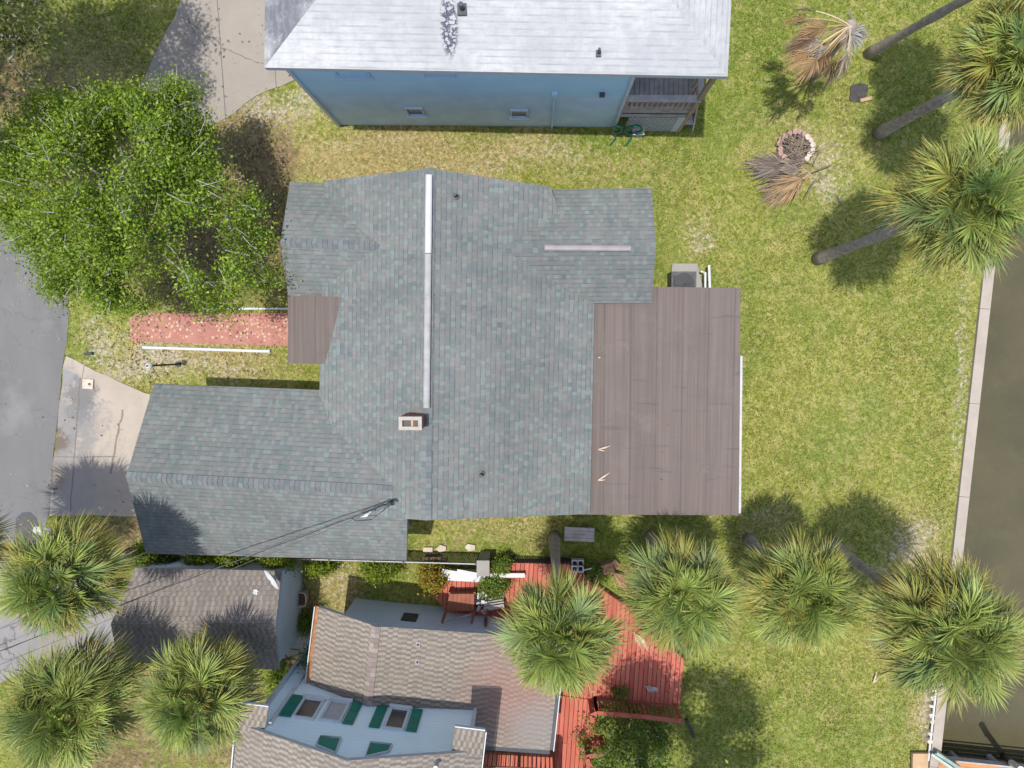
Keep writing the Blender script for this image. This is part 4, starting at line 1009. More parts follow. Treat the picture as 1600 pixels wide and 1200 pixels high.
# entry landing and stairs on the recessed wall
EN = thing('entry_steps', P(720, 945), 'red brown wooden entry landing with rails and grey steps by the pale wall', 'steps')
lz = 1.0
lp = [P(x, y, lz) for x, y in ((702, 928), (741, 928), (741, 955), (697, 954))]
mb = MB(); k = 6
for i in range(k):
    a = lp[0].lerp(lp[1], i/k+.004); b = lp[0].lerp(lp[1], (i+1)/k-.004); c = lp[3].lerp(lp[2], (i+1)/k-.004); d = lp[3].lerp(lp[2], i/k+.004); mb.prism([a, b, c, d], lz-.04, lz)
mb.prism(lp, lz-.25, lz-.045); mb.build('landing', M['redbrown'], EN)
mb = MB(); up = Vector((0, 0, 1))
for p in (lp[3], lp[2], lp[0], lp[1]): mb = MB(); mb.beam(Vector((p.x, p.y, 0)), p+up*(.95 if p in (lp[3], lp[2]) else -.05), .07, .07); mb.build('post', M['redbrown'], EN)
mb = MB(); mb.beam(lp[3]+up*.93, lp[2]+up*.2, .05, .04); mb.build('rail', M['greywood'], EN)
st0 = P(752, 952, .9); mb = MB()
for i in range(6):
    t = i/5; c = P(770+ -0*t, 952-20*t, .9-.12*i); u_ = Vector((nu.x, nu.y, 0)); mb.beam(c-u_*.28+Vector((0, -.02, 0)), c+u_*.36+Vector((0, .15, 0)), .13, .04)
mb.build('treads', M['greywood'], EN)
mb = MB(); mb.beam(P(760, 960, 1.0), P(764, 932, .15), .05, .24); mb.build('stringer', M['redbrown'], EN); mb = MB(); mb.beam(P(783, 956, 1.0), P(786, 928, .15), .05, .24); mb.build('stringer', M['redbrown'], EN); mb = MB(); mb.beam(P(759, 962, 0), P(759, 978, 1.75), .08, .08); mb.build('post', M['redbrown'], EN)
mb = MB(); rnd = random.Random(4); c = P(749, 940, .5)
for i in range(18):
    a = c+Vector((rnd.gauss(0, .09), rnd.gauss(0, .22), rnd.uniform(-.1, .4))); mb.beam(a, a+Vector((rnd.gauss(0, .15), rnd.gauss(0, .15), rnd.gauss(0, .08))), .1, .02)
tag(mb.build('scrap_sheet', M['scrap']), 'crumpled pale metal scrap beside the entry landing', 'scrap')

# ------------------------------------------------------------------ fences along the property line
def chain_fence(px, h, label, mesh=.11, rail=True):
    pts = [P(*q, 0) for q in px]; up = Vector((0, 0, 1)); c = sum(pts, Vector())/len(pts)
    fo = thing('fence', c, label, 'fence')
    ra_ = MB(); ms = MB()
    for i in range(len(pts)-1):
        a, b = pts[i], pts[i+1]; d = (b-a).normalized(); L = (b-a).length
        if rail: ra_.tube([a+up*h, b+up*h], .024, 8)
        n = max(1, round(L/2.2))
        for k in range(n+(i == len(pts)-2)): p = a.lerp(b, k/n); po = MB(); po.tube([p, p+up*(h+.04)], .03, 8); po.build('post', M['darkgrey'], fo)
        x = -h
        while x < L:
            for s_ in (1, -1):
                x0, x1 = (x, x+h) if s_ > 0 else (x+h, x); z0_, z1_ = 0.02, h-.02
                def cl(xx): return min(max(xx, 0), L)
                t0 = (cl(x0)-x0)/(x1-x0); t1 = (cl(x1)-x0)/(x1-x0)
                if abs(t1-t0) < 1e-4: continue
                ms.beam(a+d*(x0+(x1-x0)*t0)+up*(z0_+(z1_-z0_)*t0), a+d*(x0+(x1-x0)*t1)+up*(z0_+(z1_-z0_)*t1), .012, .012)
            x += mesh
    ms.build('mesh', M['black'], fo)
    if rail: ra_.build('rail', M['metal'], fo)
chain_fence([(214, 850), (420, 856), (640, 862), (748, 865)], 1.1, 'long black mesh fence with grey top rail along the garage side')
chain_fence([(786, 868), (908, 872)], .75, 'short black mesh fence at the top edge of the red deck', rail=False)
mb = MB(); p = P(757, 878, .5); mb.box((p.x, p.y, .55), (.34, .44, 1.1)); mb.box((p.x, p.y, 1.12), (.4, .5, .06)); tag(mb.build('pillar', M['concrete']), 'square grey concrete pillar between the two mesh fences', 'pillar')
# white scrap boards
rnd = random.Random(9)
for i, (x0, y0, x1, y1, wd, z) in enumerate(((690, 894, 744, 903, .22, .62), (700, 902, 758, 905, .2, .58), (714, 893, 752, 900, .16, .7), (766, 899, 820, 899, .14, .66))):
    mb = MB(); mb.beam(P(x0, y0, z), P(x1, y1, z+.02), wd, .03, up=Vector((.05*i, .1, 1)))
    lab = ['wide peeling white board at the left of the scrap pile', 'low white board under the others in the scrap pile', 'short white board topmost on the scrap pile', 'white board pointing right past the concrete pillar'][i]
    tag(mb.build('scrap_board', M['scrap']), lab, 'board', 'white scrap boards on the deck edge')
mb = MB(); p = P(724, 897, .5); mb.box((p.x, p.y, .46), (1.1, .28, .1)); tag(mb.build('scrap_board', M['greywood']), 'grey plank carrying the pile of white scrap boards', 'board')

# ------------------------------------------------------------------ small things
def cinder(px, py, z0, lab):
    p = P(px, py, z0+.2); mb = MB(); w_, d_2, h_ = .2, .4, .2
    for (x, y, sx, sy) in ((-w_/2+.017, 0, .034, d_2), (w_/2-.017, 0, .034, d_2), (0, -d_2/2+.017, w_-.068, .034), (0, 0, w_-.068, .034), (0, d_2/2-.017, w_-.068, .034)):
        mb.box((p.x+x, p.y+y, z0+h_/2), (sx, sy, h_))
    mb.box((p.x, p.y, z0+.02), (w_-.07, d_2-.07, .01), 0, 1)
    tag(mb.build('cinder_block', [M['cinder'], M['black']]), lab, 'cinder block', 'cinder blocks by the deck')
cinder(898.2, 885, .45, 'left cinder block of the pair standing at the deck edge by the palm trunk')
cinder(907.2, 885, .45, 'right cinder block of the pair standing at the deck edge by the cardboard box')
mb = MB(); mb.tube([P(911, 891, .6), P(924, 888, .55)], .02, 8); tag(mb.build('pipe', M['pvc']), 'short white pipe sticking out beside the cinder blocks', 'pipe')
mb = MB(); p = P(949, 886, .2); mb.box((p.x, p.y, .2), (.36, .32, .4), .35); mb.beam((p.x+.2, p.y+.1, .42), (p.x+.32, p.y+.2, .36), .3, .01); tag(mb.build('cardboard_box', M['card']), 'brown cardboard box on the grass right of the cinder blocks', 'box')
bn = thing('bench', P(905, 834), 'grey wooden bench on the lawn beside the palm trunk', 'bench')
mb = MB(); p = P(905, 834, .42); q0 = P(882, 834, .42); q1 = P(928.5, 836, .42); dd = (q1-q0); dn = dd.normalized(); nn2 = Vector((-dn.y, dn.x, 0))
for i in range(4): mb.beam(q0+nn2*(-.17+.115*i), q1+nn2*(-.17+.115*i), .108, .04)
mb.build('seat', M['greywood'], bn)
for t_ in (.12, .88):
    mb = MB(); c = q0.lerp(q1, t_); mb.beam((c.x, c.y-.18, .2), (c.x, c.y+.18, .2), .08, .38); mb.build('leg', M['greywood'], bn)
for i, (px, py, lab) in enumerate(((669, 859, 'pale square paver nearest the garage corner, standing by the fence'), (690, 857, 'broken tan paver between the two other pavers by the fence'), (735, 856, 'tan wedge shaped paver farthest from the garage by the fence'))):
    p = P(px, py, .1); mb = MB(); rnd = random.Random(i+3); pts = []
    for k in range(5 if i else 4):
        a = 2*math.pi*(k+.5)/(5 if i else 4)+rnd.uniform(-.15, .15); pts.append((p.x+math.cos(a)*rnd.uniform(.17, .22), p.y+math.sin(a)*rnd.uniform(.11, .15)))
    mb.prism(pts, -.05, .12); tag(mb.build('paver', M['stone']), lab, 'paver', 'pavers along the fence')
mb = MB(); p = P(674, 871, .3); mb.beam(P(660, 873, .3), P(688, 872, .3), .1, .04); tag(mb.build('plank', M['tanwood']), 'short tan plank leaning on the fence under the pale paver', 'plank')
# planter tub between shed and tan house
pt = thing('planter', P(467, 937), 'square tan plastic tub of dead soil between the shed and the tan roofed house', 'planter')
c = P(467, 937, .4); mb = MB(); rim = []; 
def rsq(r, z, k=.25, n=24):
    pts = []
    for i in range(n):
        a = 2*math.pi*i/n; x, y = math.cos(a), math.sin(a); f = (abs(x)**5+abs(y)**5)**(-1/5); pts.append((c.x+x*f*r, c.y+y*f*r, z))
    return pts
lay = [rsq(.2, 0), rsq(.25, .4), rsq(.25, .42), rsq(.215, .42), rsq(.2, .28)]; o = 0
for l in lay: mb.v += l
for i in range(len(lay)-1):
    for k in range(24): a = i*24+k; b = i*24+(k+1) % 24; mb.f.append((a, b, b+24, a+24)); mb.m.append(0); mb.uv.append(None)
mb.build('tub', M['terracotta'], pt); mb = MB(); mb.poly(rsq(.21, .3)); mb.build('soil', M['soil'], pt)
mb = MB(); mb.prism([P(*q, .03) for q in ((455, 912), (474, 911), (476, 925), (456, 926))], -.05, .04); tag(mb.build('stepping_slab', M['drive_grey']), 'grey slab on the ground above the tan planter tub', 'slab')
mb = MB(); mb.prism([P(*q, .03) for q in ((446, 990), (492, 985), (490, 1012), (440, 1030))], -.05, .045); tag(mb.build('stepping_slab', M['concrete']), 'light concrete slab between the shed door and tan roof gutter', 'slab')
mb = MB()
for a, b in (((438, 1012, .7), (452, 1032, .1)), ((452, 1008, .1), (436, 1030, .7)), ((440, 1012, .65), (470, 1016, .5)), ((436, 1030, .6), (470, 1030, .3))): mb.tube([P(*a), P(*b)], .02, 6)
tag(mb.build('folding_stand', M['darkgrey']), 'dark folded metal stand leaning by the shed corner', 'stand')
# fire pit
fp = thing('fire_pit', P(1243, 230), 'round stone fire pit full of sticks on the lawn', 'fire pit')
c = P(1243, 230, .15); rnd = random.Random(5); mb = MB(); mb2 = MB()
for i in range(20):
    a = 2*math.pi*i/20+.1; r = .5+rnd.uniform(-.03, .03); h_ = rnd.uniform(.16, .26)
    tgt = mb if (-1.6 < math.atan2(math.sin(a), math.cos(a)) < 1.0) else mb2
    pts = []
    cx_, cy_ = c.x+math.cos(a)*r, c.y+math.sin(a)*r*.95
    for k in range(6): t = 2*math.pi*k/6; pts.append((cx_+math.cos(t+a)*rnd.uniform(.07, .1), cy_+math.sin(t+a)*rnd.uniform(.08, .1)))
    tgt.prism(pts, -.05, h_)
mb.build('pale_stones', M['stone'], fp); mb2.build('red_stones', M['redstone'], fp)
mb = MB(); mb.tube([(c.x, c.y, 0), (c.x, c.y, .05)], .45, 20); mb.build('ash_bed', M['ash'], fp)
mb = MB()
for i in range(90):
    a = Vector((c.x+rnd.gauss(0, .2), c.y+rnd.gauss(0, .2), rnd.uniform(.1, .3))); t = rnd.uniform(0, 6.28); L = rnd.uniform(.12, .34)
    mb.tube([a-Vector((math.cos(t)*L, math.sin(t)*L, rnd.uniform(-.05, .05))), a+Vector((math.cos(t)*L, math.sin(t)*L, rnd.uniform(-.05, .05)))], [rnd.uniform(.008, .018), .006], 5)
mb.tube([P(1224, 248, .3), P(1240, 240, .34), P(1256, 224, .36)], [.022, .02, .014], 6); mb.build('sticks', M['stick'], fp)
# square ash hole in the lawn
mb = MB(); p = P(1342, 146); pts = [(p.x+x, p.y+y) for x, y in ((-.29, -.2), (-.15, -.27), (.12, -.27), (.2, -.2), (.27, .1), (.26, .26), (0, .3), (-.26, .24))]; mb.prism(pts, -.1, .03); tag(mb.build('ash_patch', M['ash']), 'dark square of charred earth on the lawn near the dead palm', 'ash patch')
mb = MB(); p2 = P(1352, 157); mb.beam((p2.x-.18, p2.y-.02, .05), (p2.x+.18, p2.y+.06, .05), .1, .05); tag(mb.build('plank', M['tanwood']), 'short reddish plank at the edge of the charred square', 'plank')
# air conditioner, pad and pipes
mb = MB(); mb.prism([P(*q, .06) for q in ((1050, 412), (1089, 412), (1098, 450), (1046, 455))], -.05, .1); tag(mb.build('equipment_pad', M['concrete']), 'pale concrete pad under the air conditioner', 'pad')
AC = thing('air_conditioner', P(1070, 445), 'dark air conditioner unit on the pad behind the wing', 'air conditioner')
a0 = [P(*q, .8) for q in ((1050, 424), (1089, 424), (1088, 462), (1048, 462))]
cx = sum(p.x for p in a0)/4; cy = sum(p.y for p in a0)/4; W = (a0[1]-a0[0]).length; D = (a0[2]-a0[1]).length
mb = MB(); mb.box((cx, cy, .44), (W, D, .68)); mb.build('cabinet', M['darkgrey'], AC)
mb = MB(); mb.tube([(cx, cy, .78), (cx, cy, .81)], W*.42, 24)
for i in range(10): mb.tube([(cx, cy, .822), (cx, cy, .83)], W*.4*(i+1)/10, 20) if False else mb.beam((cx-W*.42*math.cos(i*.314), cy-W*.42*math.sin(i*.314), .825), (cx+W*.42*math.cos(i*.314), cy+W*.42*math.sin(i*.314), .825), .012, .012)
mb.build('fan_grille', M['black'], AC)
mb = MB(); mb.box((cx-.1, cy+.12, .86), (.42, .3, .03), .2); mb.build('lid', M['black'], AC)
mb = MB()
mb.tube([P(1108, 416, .8), P(1109, 450, .8), P(1109, 470, .8)], .04, 10); mb.tube([P(1108, 416, .8), P(1107, 424, .2)], .04, 10)
mb.tube([P(1095, 424, .7), P(1102, 426, .75), P(1102, 470, .75)], .035, 10); tag(mb.build('drain_pipes', M['pvc']), 'white plastic pipes beside the air conditioner pad', 'pipe')
# lamp post, valve cap, meter box
LP_ = thing('lamp_post', P(278, 569), 'slim dark post lamp with round pale head in the front yard', 'lamp post')
top = P(232, 571.5, 1.75); b0 = P(279, 569); top = Vector((b0.x+ (top.x-b0.x), b0.y+(top.y-b0.y), 1.75))
mb = MB(); mb.tube([b0, b0.lerp(top, .95)], .03, 10); mb.tube([b0, b0+Vector((0, 0, .08))], .09, 12); mb.build('post', M['black'], LP_)
mb = MB(); mb.tube([top-Vector((0, 0, .16)), top-Vector((0, 0, .1)), top, top+Vector((0, 0, .06))], [.05, .085, .1, .06], 16); mb.tube([top+Vector((0, 0, .06)), top+Vector((0, 0, .1))], .035, 10, 1); mb.build('lamp_head', [M['whitemetal'], M['darkgrey']], LP_)
mb = MB(); p = P(140, 553); mb.tube([(p.x-.1, p.y, .12), (p.x+.12, p.y+.02, .06)], [.04, .06], 10); mb.tube([(p.x-.1, p.y, .1), (p.x-.1, p.y, -.05)], .05, 10); tag(mb.build('irrigation_valve', M['darkgrey']), 'small dark valve cap lying in the bare front yard', 'valve')
mb = MB(); p = P(138, 600, .04); mb.box((p.x, p.y, .05), (.36, .32, .05), -.08); mb.tube([(p.x+.06, p.y, .07), (p.x+.06, p.y, .085)], .045, 10, 1); tag(mb.build('meter_box', [M['stone'], M['darkgrey']]), 'tan meter box lid set into the driveway corner', 'meter box')
# street light
SLt = thing('street_light', P(118, 822), 'white street light head reaching over the dark asphalt patch', 'street light')
hb = P(118, 822); ht = P(62, 829, 5.2)
mb = MB(); pz = Vector((hb.x, hb.y, 4.2)); top_ = P(102, 834, 5.1); mb.tube([hb, Vector((hb.x, hb.y, 2.5)), hb.lerp(top_, .85), top_], [.08, .07, .06, .05], 10); mb.tube([top_, ht+Vector((.3, 0, 0))], .035, 8); mb.build('pole', M['metal'], SLt)
mb = MB(); d = (ht-top_); d.z = 0; d.normalize(); o_2 = Vector((-d.y, d.x, 0)); e0 = ht-d*.35
ring = lambda p, wx, hz: [p+o_2*wx*math.cos(k*math.pi/4)+Vector((0, 0, hz*math.sin(k*math.pi/4))) for k in range(8)]
sec = [ring(e0, .06, .05), ring(e0+d*.1, .12, .08), ring(e0+d*.35, .13, .08), ring(e0+d*.5, .08, .05)]
for s_ in sec: mb.v += [tuple(p) for p in s_]
for i in range(3):
    for k in range(8): a = i*8+k; b = i*8+(k+1) % 8; mb.f.append((a, b, b+8, a+8)); mb.m.append(0); mb.uv.append(None)
mb.f.append(tuple(range(7, -1, -1))); mb.f.append(tuple(range(24, 32))); mb.m += [0, 0]; mb.uv += [None, None]
mb.build('lamp_head', M['whitemetal'], SLt, True)
# canal side: pipe, rocks, dock, piling
mb = MB(); mb.tube([sp((P(1460, 1068)-SA).dot(dS), -.12).xy.to_3d()+Vector((0, 0, .14)), sp((P(1452, 1185)-SA).dot(dS), -.12).xy.to_3d()+Vector((0, 0, .14))], .03, 8); tag(mb.build('pipe', M['pvc']), 'long thin white pipe lying along the seawall above the dock', 'pipe')
rnd = random.Random(77)
labs = ['topmost rock under the palm fronds beside the thin white pipe', 'second rock from the palm beside the thin white pipe', 'third rock from the palm beside the thin white pipe', 'fourth rock beside the pipe, midway between palm and dock', 'third rock from the dock beside the thin white pipe', 'second rock from the dock beside the thin white pipe', 'rock nearest the dock beside the thin white pipe']
for i, (px, py) in enumerate(((1455, 1074), (1454, 1087), (1453, 1100), (1451, 1114), (1453, 1124), (1450, 1143), (1449, 1154))):
    p = P(px, py); mb = MB(); pts = [(p.x+math.cos(2*math.pi*k/7)*rnd.uniform(.09, .16), p.y+math.sin(2*math.pi*k/7)*rnd.uniform(.08, .14)) for k in range(7)]
    up_ = [(p.x+(x-p.x)*.7, p.y+(y-p.y)*.7, rnd.uniform(.12, .2)) for x, y in pts]
    mb.hexa([(x, y, -.06) for x, y in pts], up_); tag(mb.build('rock', M['stone']), labs[i], 'rock', 'rocks along the seawall')
DO = thing('dock', P(1520, 1185, -.2), 'orange brown wooden dock corner over the canal', 'dock')
mb = MB(); dza = .1
for i in range(16):
    a = P(1456+i*.0, 1189, dza); q0 = Vector((a.x, a.y-.145*i, dza)); mb.beam(q0+Vector((.22, -.02, 0)), q0+Vector((4.8, -.45, 0)), .135, .04)
mb.build('boards', M['orangewood'], DO)
mb = MB(); a = P(1456, 1186, dza); mb.beam((a.x+.2, a.y+.05, .1), (a.x+4.8, a.y-.36, .1), .05, .24); mb.build('fascia_board', M['greywood'], DO)
for k in range(3): q_ = P(1500+k*60, 1192+k*4, -.5); mb = MB(); mb.tube([(q_.x, q_.y, -2.2), (q_.x, q_.y, .08)], .11, 12); mb.build('pile', M['greywood'], DO)
mb = MB(); mb.beam(P(1437, 1176, .12), P(1436, 1230, .12), .5, .12); tag(mb.build('planter_box', M['tanwood']), 'tan timber box beside the seawall end at the bottom edge', 'timber box')
LA = thing('dock_gangway', P(1470, 1185), 'grey green metal ramp rails lying at the dock corner', 'ramp')
mb = MB(); mb.beam(P(1455, 1178, .3), P(1492, 1203, .5), .08, .08); mb.beam(P(1463, 1176, .35), P(1500, 1200, .5), .08, .08); mb.build('rails', M['greengrey'], LA)
mb = MB(); mb.beam(P(1460, 1178, .28), P(1498, 1203, .42), .28, .03); mb.build('panel', M['greengrey'], LA)
pl_ = thing('mooring_pile', P(1590, 1196, -1), 'black mooring pile leaning in the canal by the dock', 'piling')
mb = MB(); mb.tube([P(1563, 1177, -1.6), P(1583, 1193, .6)], [.1, .09], 12); mb.build('shaft', M['black'], pl_); mb = MB(); mb.tube([P(1581, 1192, .55), P(1596, 1203, 1.5)], [.1, .1], 12); mb.build('sleeve', M['pvc'], pl_)
# teal frame by the lower deck, fallen post
mb = MB(); mb.tube([P(924, 1168, .6), P(924, 1184, .6)], .03, 8); mb.tube([P(918, 1189, .5), P(930, 1189, .5)], .02, 6); mb.tube([P(924, 1168, .6), P(925, 1172, 0)], .025, 6); tag(mb.build('metal_stand', M['teal']), 'teal metal stand beside the shrub at the lower deck', 'stand')
mb = MB(); mb.beam(P(1072, 1124, .05), P(1084, 1152, .05), .1, .08); tag(mb.build('timber', M['ash']), 'dark charred timber lying on the grass right of the deck rail', 'timber')

# ------------------------------------------------------------------ vegetation builders (numpy)
def ribbons(pts3, wvec, widths):
    """pts3 (n,3pts,3), wvec (n,3), widths (3) -> verts (n*5) and tris (tip closed)"""
    n = len(pts3); w = wvec[:, None, :]*widths[:, :, None]/2
    L = pts3-w; Rr = pts3+w
    V = np.concatenate([L[:, 0:1], Rr[:, 0:1], L[:, 1:2], Rr[:, 1:2], pts3[:, 2:3]], 1).reshape(-1, 3)
    b = (np.arange(n)*5)[:, None]
    Tr = np.concatenate([b+np.array([[0, 1, 3]]), b+np.array([[0, 3, 2]]), b+np.array([[2, 3, 4]])], 1).reshape(-1, 3)
    return V, Tr
def norm(a): return a/np.maximum(1e-9, np.linalg.norm(a, axis=-1, keepdims=True))
def fan(rng, org, az, el, Lp, Lb, nl, droop, colb, colt, roll=0., spread=118, stiff=1.0):
    d = np.array([math.cos(az), math.sin(az), 0.]); r = np.array([-math.sin(az), math.cos(az), 0.])
    e0 = math.radians(el); 
    pet = []
    p = np.array(org, dtype=float); e = e0; n = 5
    for i in range(n):
        pet.append(p.copy()); p = p+(d*math.cos(e)+np.array([0, 0, math.sin(e)]))*Lp/n; e -= math.radians(droop)/n
    pet.append(p.copy()); pet = np.array(pet)
    f = d*math.cos(e)+np.array([0, 0, math.sin(e)]); u = np.cross(f, r)
    cr, sr = math.cos(roll), math.sin(roll); r, u = r*cr+u*sr, u*cr-r*sr
    q = np.linspace(-1, 1, nl)+rng.normal(0, .012, nl); th = np.radians(q*spread)
    Lc = Lb*.42
    att = p+np.outer((1-np.abs(q))*Lc, f)-np.outer(((1-np.abs(q))**2)*Lc*.25, [0, 0, 1])
    dr = norm(np.outer(np.cos(th), f)+np.outer(np.sin(th), r)+np.outer(np.abs(np.sin(th))*.28, u)+rng.normal(0, .05, (nl, 3)))
    L = Lb*(.98-.34*np.abs(q)**1.6)*rng.uniform(.72, 1.12, nl)
    sag = rng.uniform(.04, .38, nl)/stiff
    mid = att+dr*(L*.55)[:, None]; mid[:, 2] -= L*.05/stiff
    tip = att+dr*(L*.97)[:, None]; tip[:, 2] -= L*sag
    pts = np.stack([att, mid, tip], 1); wv = norm(np.cross(u[None], dr)+rng.normal(0, .2, (nl, 3)))
    wd = np.tile(np.array([[.013, .028, 0]]), (nl, 1))*rng.uniform(.7, 1.25, (nl, 1))
    V, T = ribbons(pts, wv, wd)
    jit = rng.uniform(.62, 1.35, (nl, 1))*np.array([1, 1, 1])+rng.normal(0, .06, (nl, 1))*np.array([1.2, .4, -.6]); jit = np.clip(jit, .4, 1.6); tj = rng.uniform(0, 1, (nl, 1))
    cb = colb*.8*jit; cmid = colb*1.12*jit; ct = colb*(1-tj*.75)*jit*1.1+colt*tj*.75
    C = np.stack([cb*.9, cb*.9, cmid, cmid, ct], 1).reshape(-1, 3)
    # petiole ribbon crossed
    w2 = np.array([-math.sin(az), math.cos(az), 0])*.013
    pv = np.concatenate([pet-w2, pet+w2]); m = len(pet); pT = []
    for i in range(m-1): pT += [(i, i+1, m+i+1), (i, m+i+1, m+i)]
    pc = np.tile(colb*1.15+np.array([.05, .04, .0]), (len(pv), 1))
    V2 = np.concatenate([V, pv]); T2 = np.concatenate([T, np.array(pT)+len(V)]); C2 = np.concatenate([C, pc])
    return V2, T2, C2
class Acc:
    def __init__(s): s.V = []; s.T = []; s.C = []; s.n = 0
    def add(s, V, T, C): s.V.append(V); s.T.append(T+s.n); s.C.append(C); s.n += len(V)
    def build(s, name, mat, parent):
        if not s.V: return
        return npmesh(name, np.concatenate(s.V), np.concatenate(s.T), mat, parent, np.concatenate(s.C))
def palm(base_px, crown_px, h, Rr, seed, label, yellow=.25, flowers=2, dead=6, nf=80, tr=.17, orange_az=None, bend=.5, green=(.205, .225, .06)):
    rng = np.random.default_rng(seed); b = P(*base_px, 0); t = P(*crown_px, h)
    root = thing('palm_tree', b, label, 'palm', 'sabal palms')
    tk = MB(); n = 14; pts = []; rad = []
    ctrl = Vector((b.x+(t.x-b.x)*bend, b.y+(t.y-b.y)*bend, h*.5))
    for i in range(n+1):
        k = i/n; p = b*(1-k)**2+ctrl*2*k*(1-k)+t*k**2; pts.append(p-Vector((0, 0, .15 if i == 0 else 0))); rad.append(tr*(1.28-.45*min(1, k*4) if k < .25 else .83+.06*math.sin(i*2.1)))
    tk.tube(pts, rad, 14); tk.build('trunk', M['bark'], root, True)
    Rr *= .88; g0 = np.array(green); acc = Acc(); T0 = np.array(t)
    for i in range(nf):
        k = (i+.5)/nf; az = i*2.39996+rng.normal(0, .18)
        el = 80-112*k**.9+rng.normal(0, 9)
        Lp = Rr*(.40+.18*min(1, k*2))*rng.uniform(.8, 1.15); Lb = Rr*.60*rng.uniform(.88, 1.12)
        colb = g0*np.array([1-.12*(1-k), 1.05-.05*k, .9])*rng.uniform(.72, 1.3)
        if rng.random() < .22: colb = colb*np.array([.72, .82, 1.1])
        colt = np.array([.3, .3, .1])
        y = yellow*(k**1.5)*1.6
        if orange_az is not None and math.cos(az-orange_az) > .6 and k > .6: y = .8
        if rng.random() < y:
            colb = colb*.55+np.array([.27, .22, .04])*.45; colt = np.array([.42, .2, .05])
        elif rng.random() < .6: colt = np.array([.42, .22, .08])
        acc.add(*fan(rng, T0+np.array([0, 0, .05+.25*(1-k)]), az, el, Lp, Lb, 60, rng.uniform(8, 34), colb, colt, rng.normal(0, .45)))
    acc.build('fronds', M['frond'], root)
    ad = Acc()
    for i in range(dead):
        az = rng.uniform(0, 6.28); cb = np.array([.26, .2, .14])*rng.uniform(.6, 1.25) if rng.random() < .5 else np.array([.36, .35, .33])
        ad.add(*fan(rng, T0-np.array([0, 0, .05]), az, rng.uniform(-40, 12), Rr*.55, Rr*.55, 26, 40, cb, cb*1.1, rng.normal(0, .5), 80, .6))
    ad.build('dead_fronds', M['deadfrond'], root)
    af = Acc()
    for i in range(flowers):
        az = rng.uniform(0, 6.28); L = Rr*rng.uniform(.55, .85); el = rng.uniform(5, 40)
        d = np.array([math.cos(az)*math.cos(math.radians(el)), math.sin(az)*math.cos(math.radians(el)), math.sin(math.radians(el))])
        m = 420; s_ = rng.uniform(.45, 1.0, m)[:, None]; ctr = T0+d*(L*s_)-np.array([0, 0, 1])*(s_**2)*.25; off = rng.normal(0, .15, (m, 3))*s_
        p0 = ctr+off*.4; dr = norm(off+rng.normal(0, .05, (m, 3))+d*.1); p2 = p0+dr*rng.uniform(.08, .2, (m, 1)); p1 = (p0+p2)/2
        V, T = ribbons(np.stack([p0, p1, p2], 1), norm(np.cross(dr, rng.normal(0, 1, (m, 3)))), np.tile(np.array([[.012, .022, 0]]), (m, 1)))
        C = np.repeat(np.array([.36, .34, .06])*rng.uniform(.7, 1.15, (m, 1)), 5, 0); af.add(V, T, C)
    if flowers: af.build('flower_stalks', M['frond'], root)
    return root
def leafcloud(rng, ctr, sig, size, cols, up=.5):
    """ctr (n,3) leaf centres -> rhombic leaves"""
    n = len(ctr); nrm = norm(rng.normal(0, 1, (n, 3))+np.array([0, 0, up*2.2])); a = norm(np.cross(nrm, rng.normal(0, 1, (n, 3)))); b = np.cross(nrm, a)
    L = size*rng.uniform(.5, 1.45, (n, 1)); W = L*.55
    V = np.stack([ctr-a*L/2, ctr+b*W/2+nrm*L*.06, ctr+a*L/2, ctr-b*W/2+nrm*L*.06], 1).reshape(-1, 3)
    Fq = (np.arange(n)*4)[:, None]+np.arange(4)[None]
    C = np.repeat(cols, 4, 0); return V, Fq, C
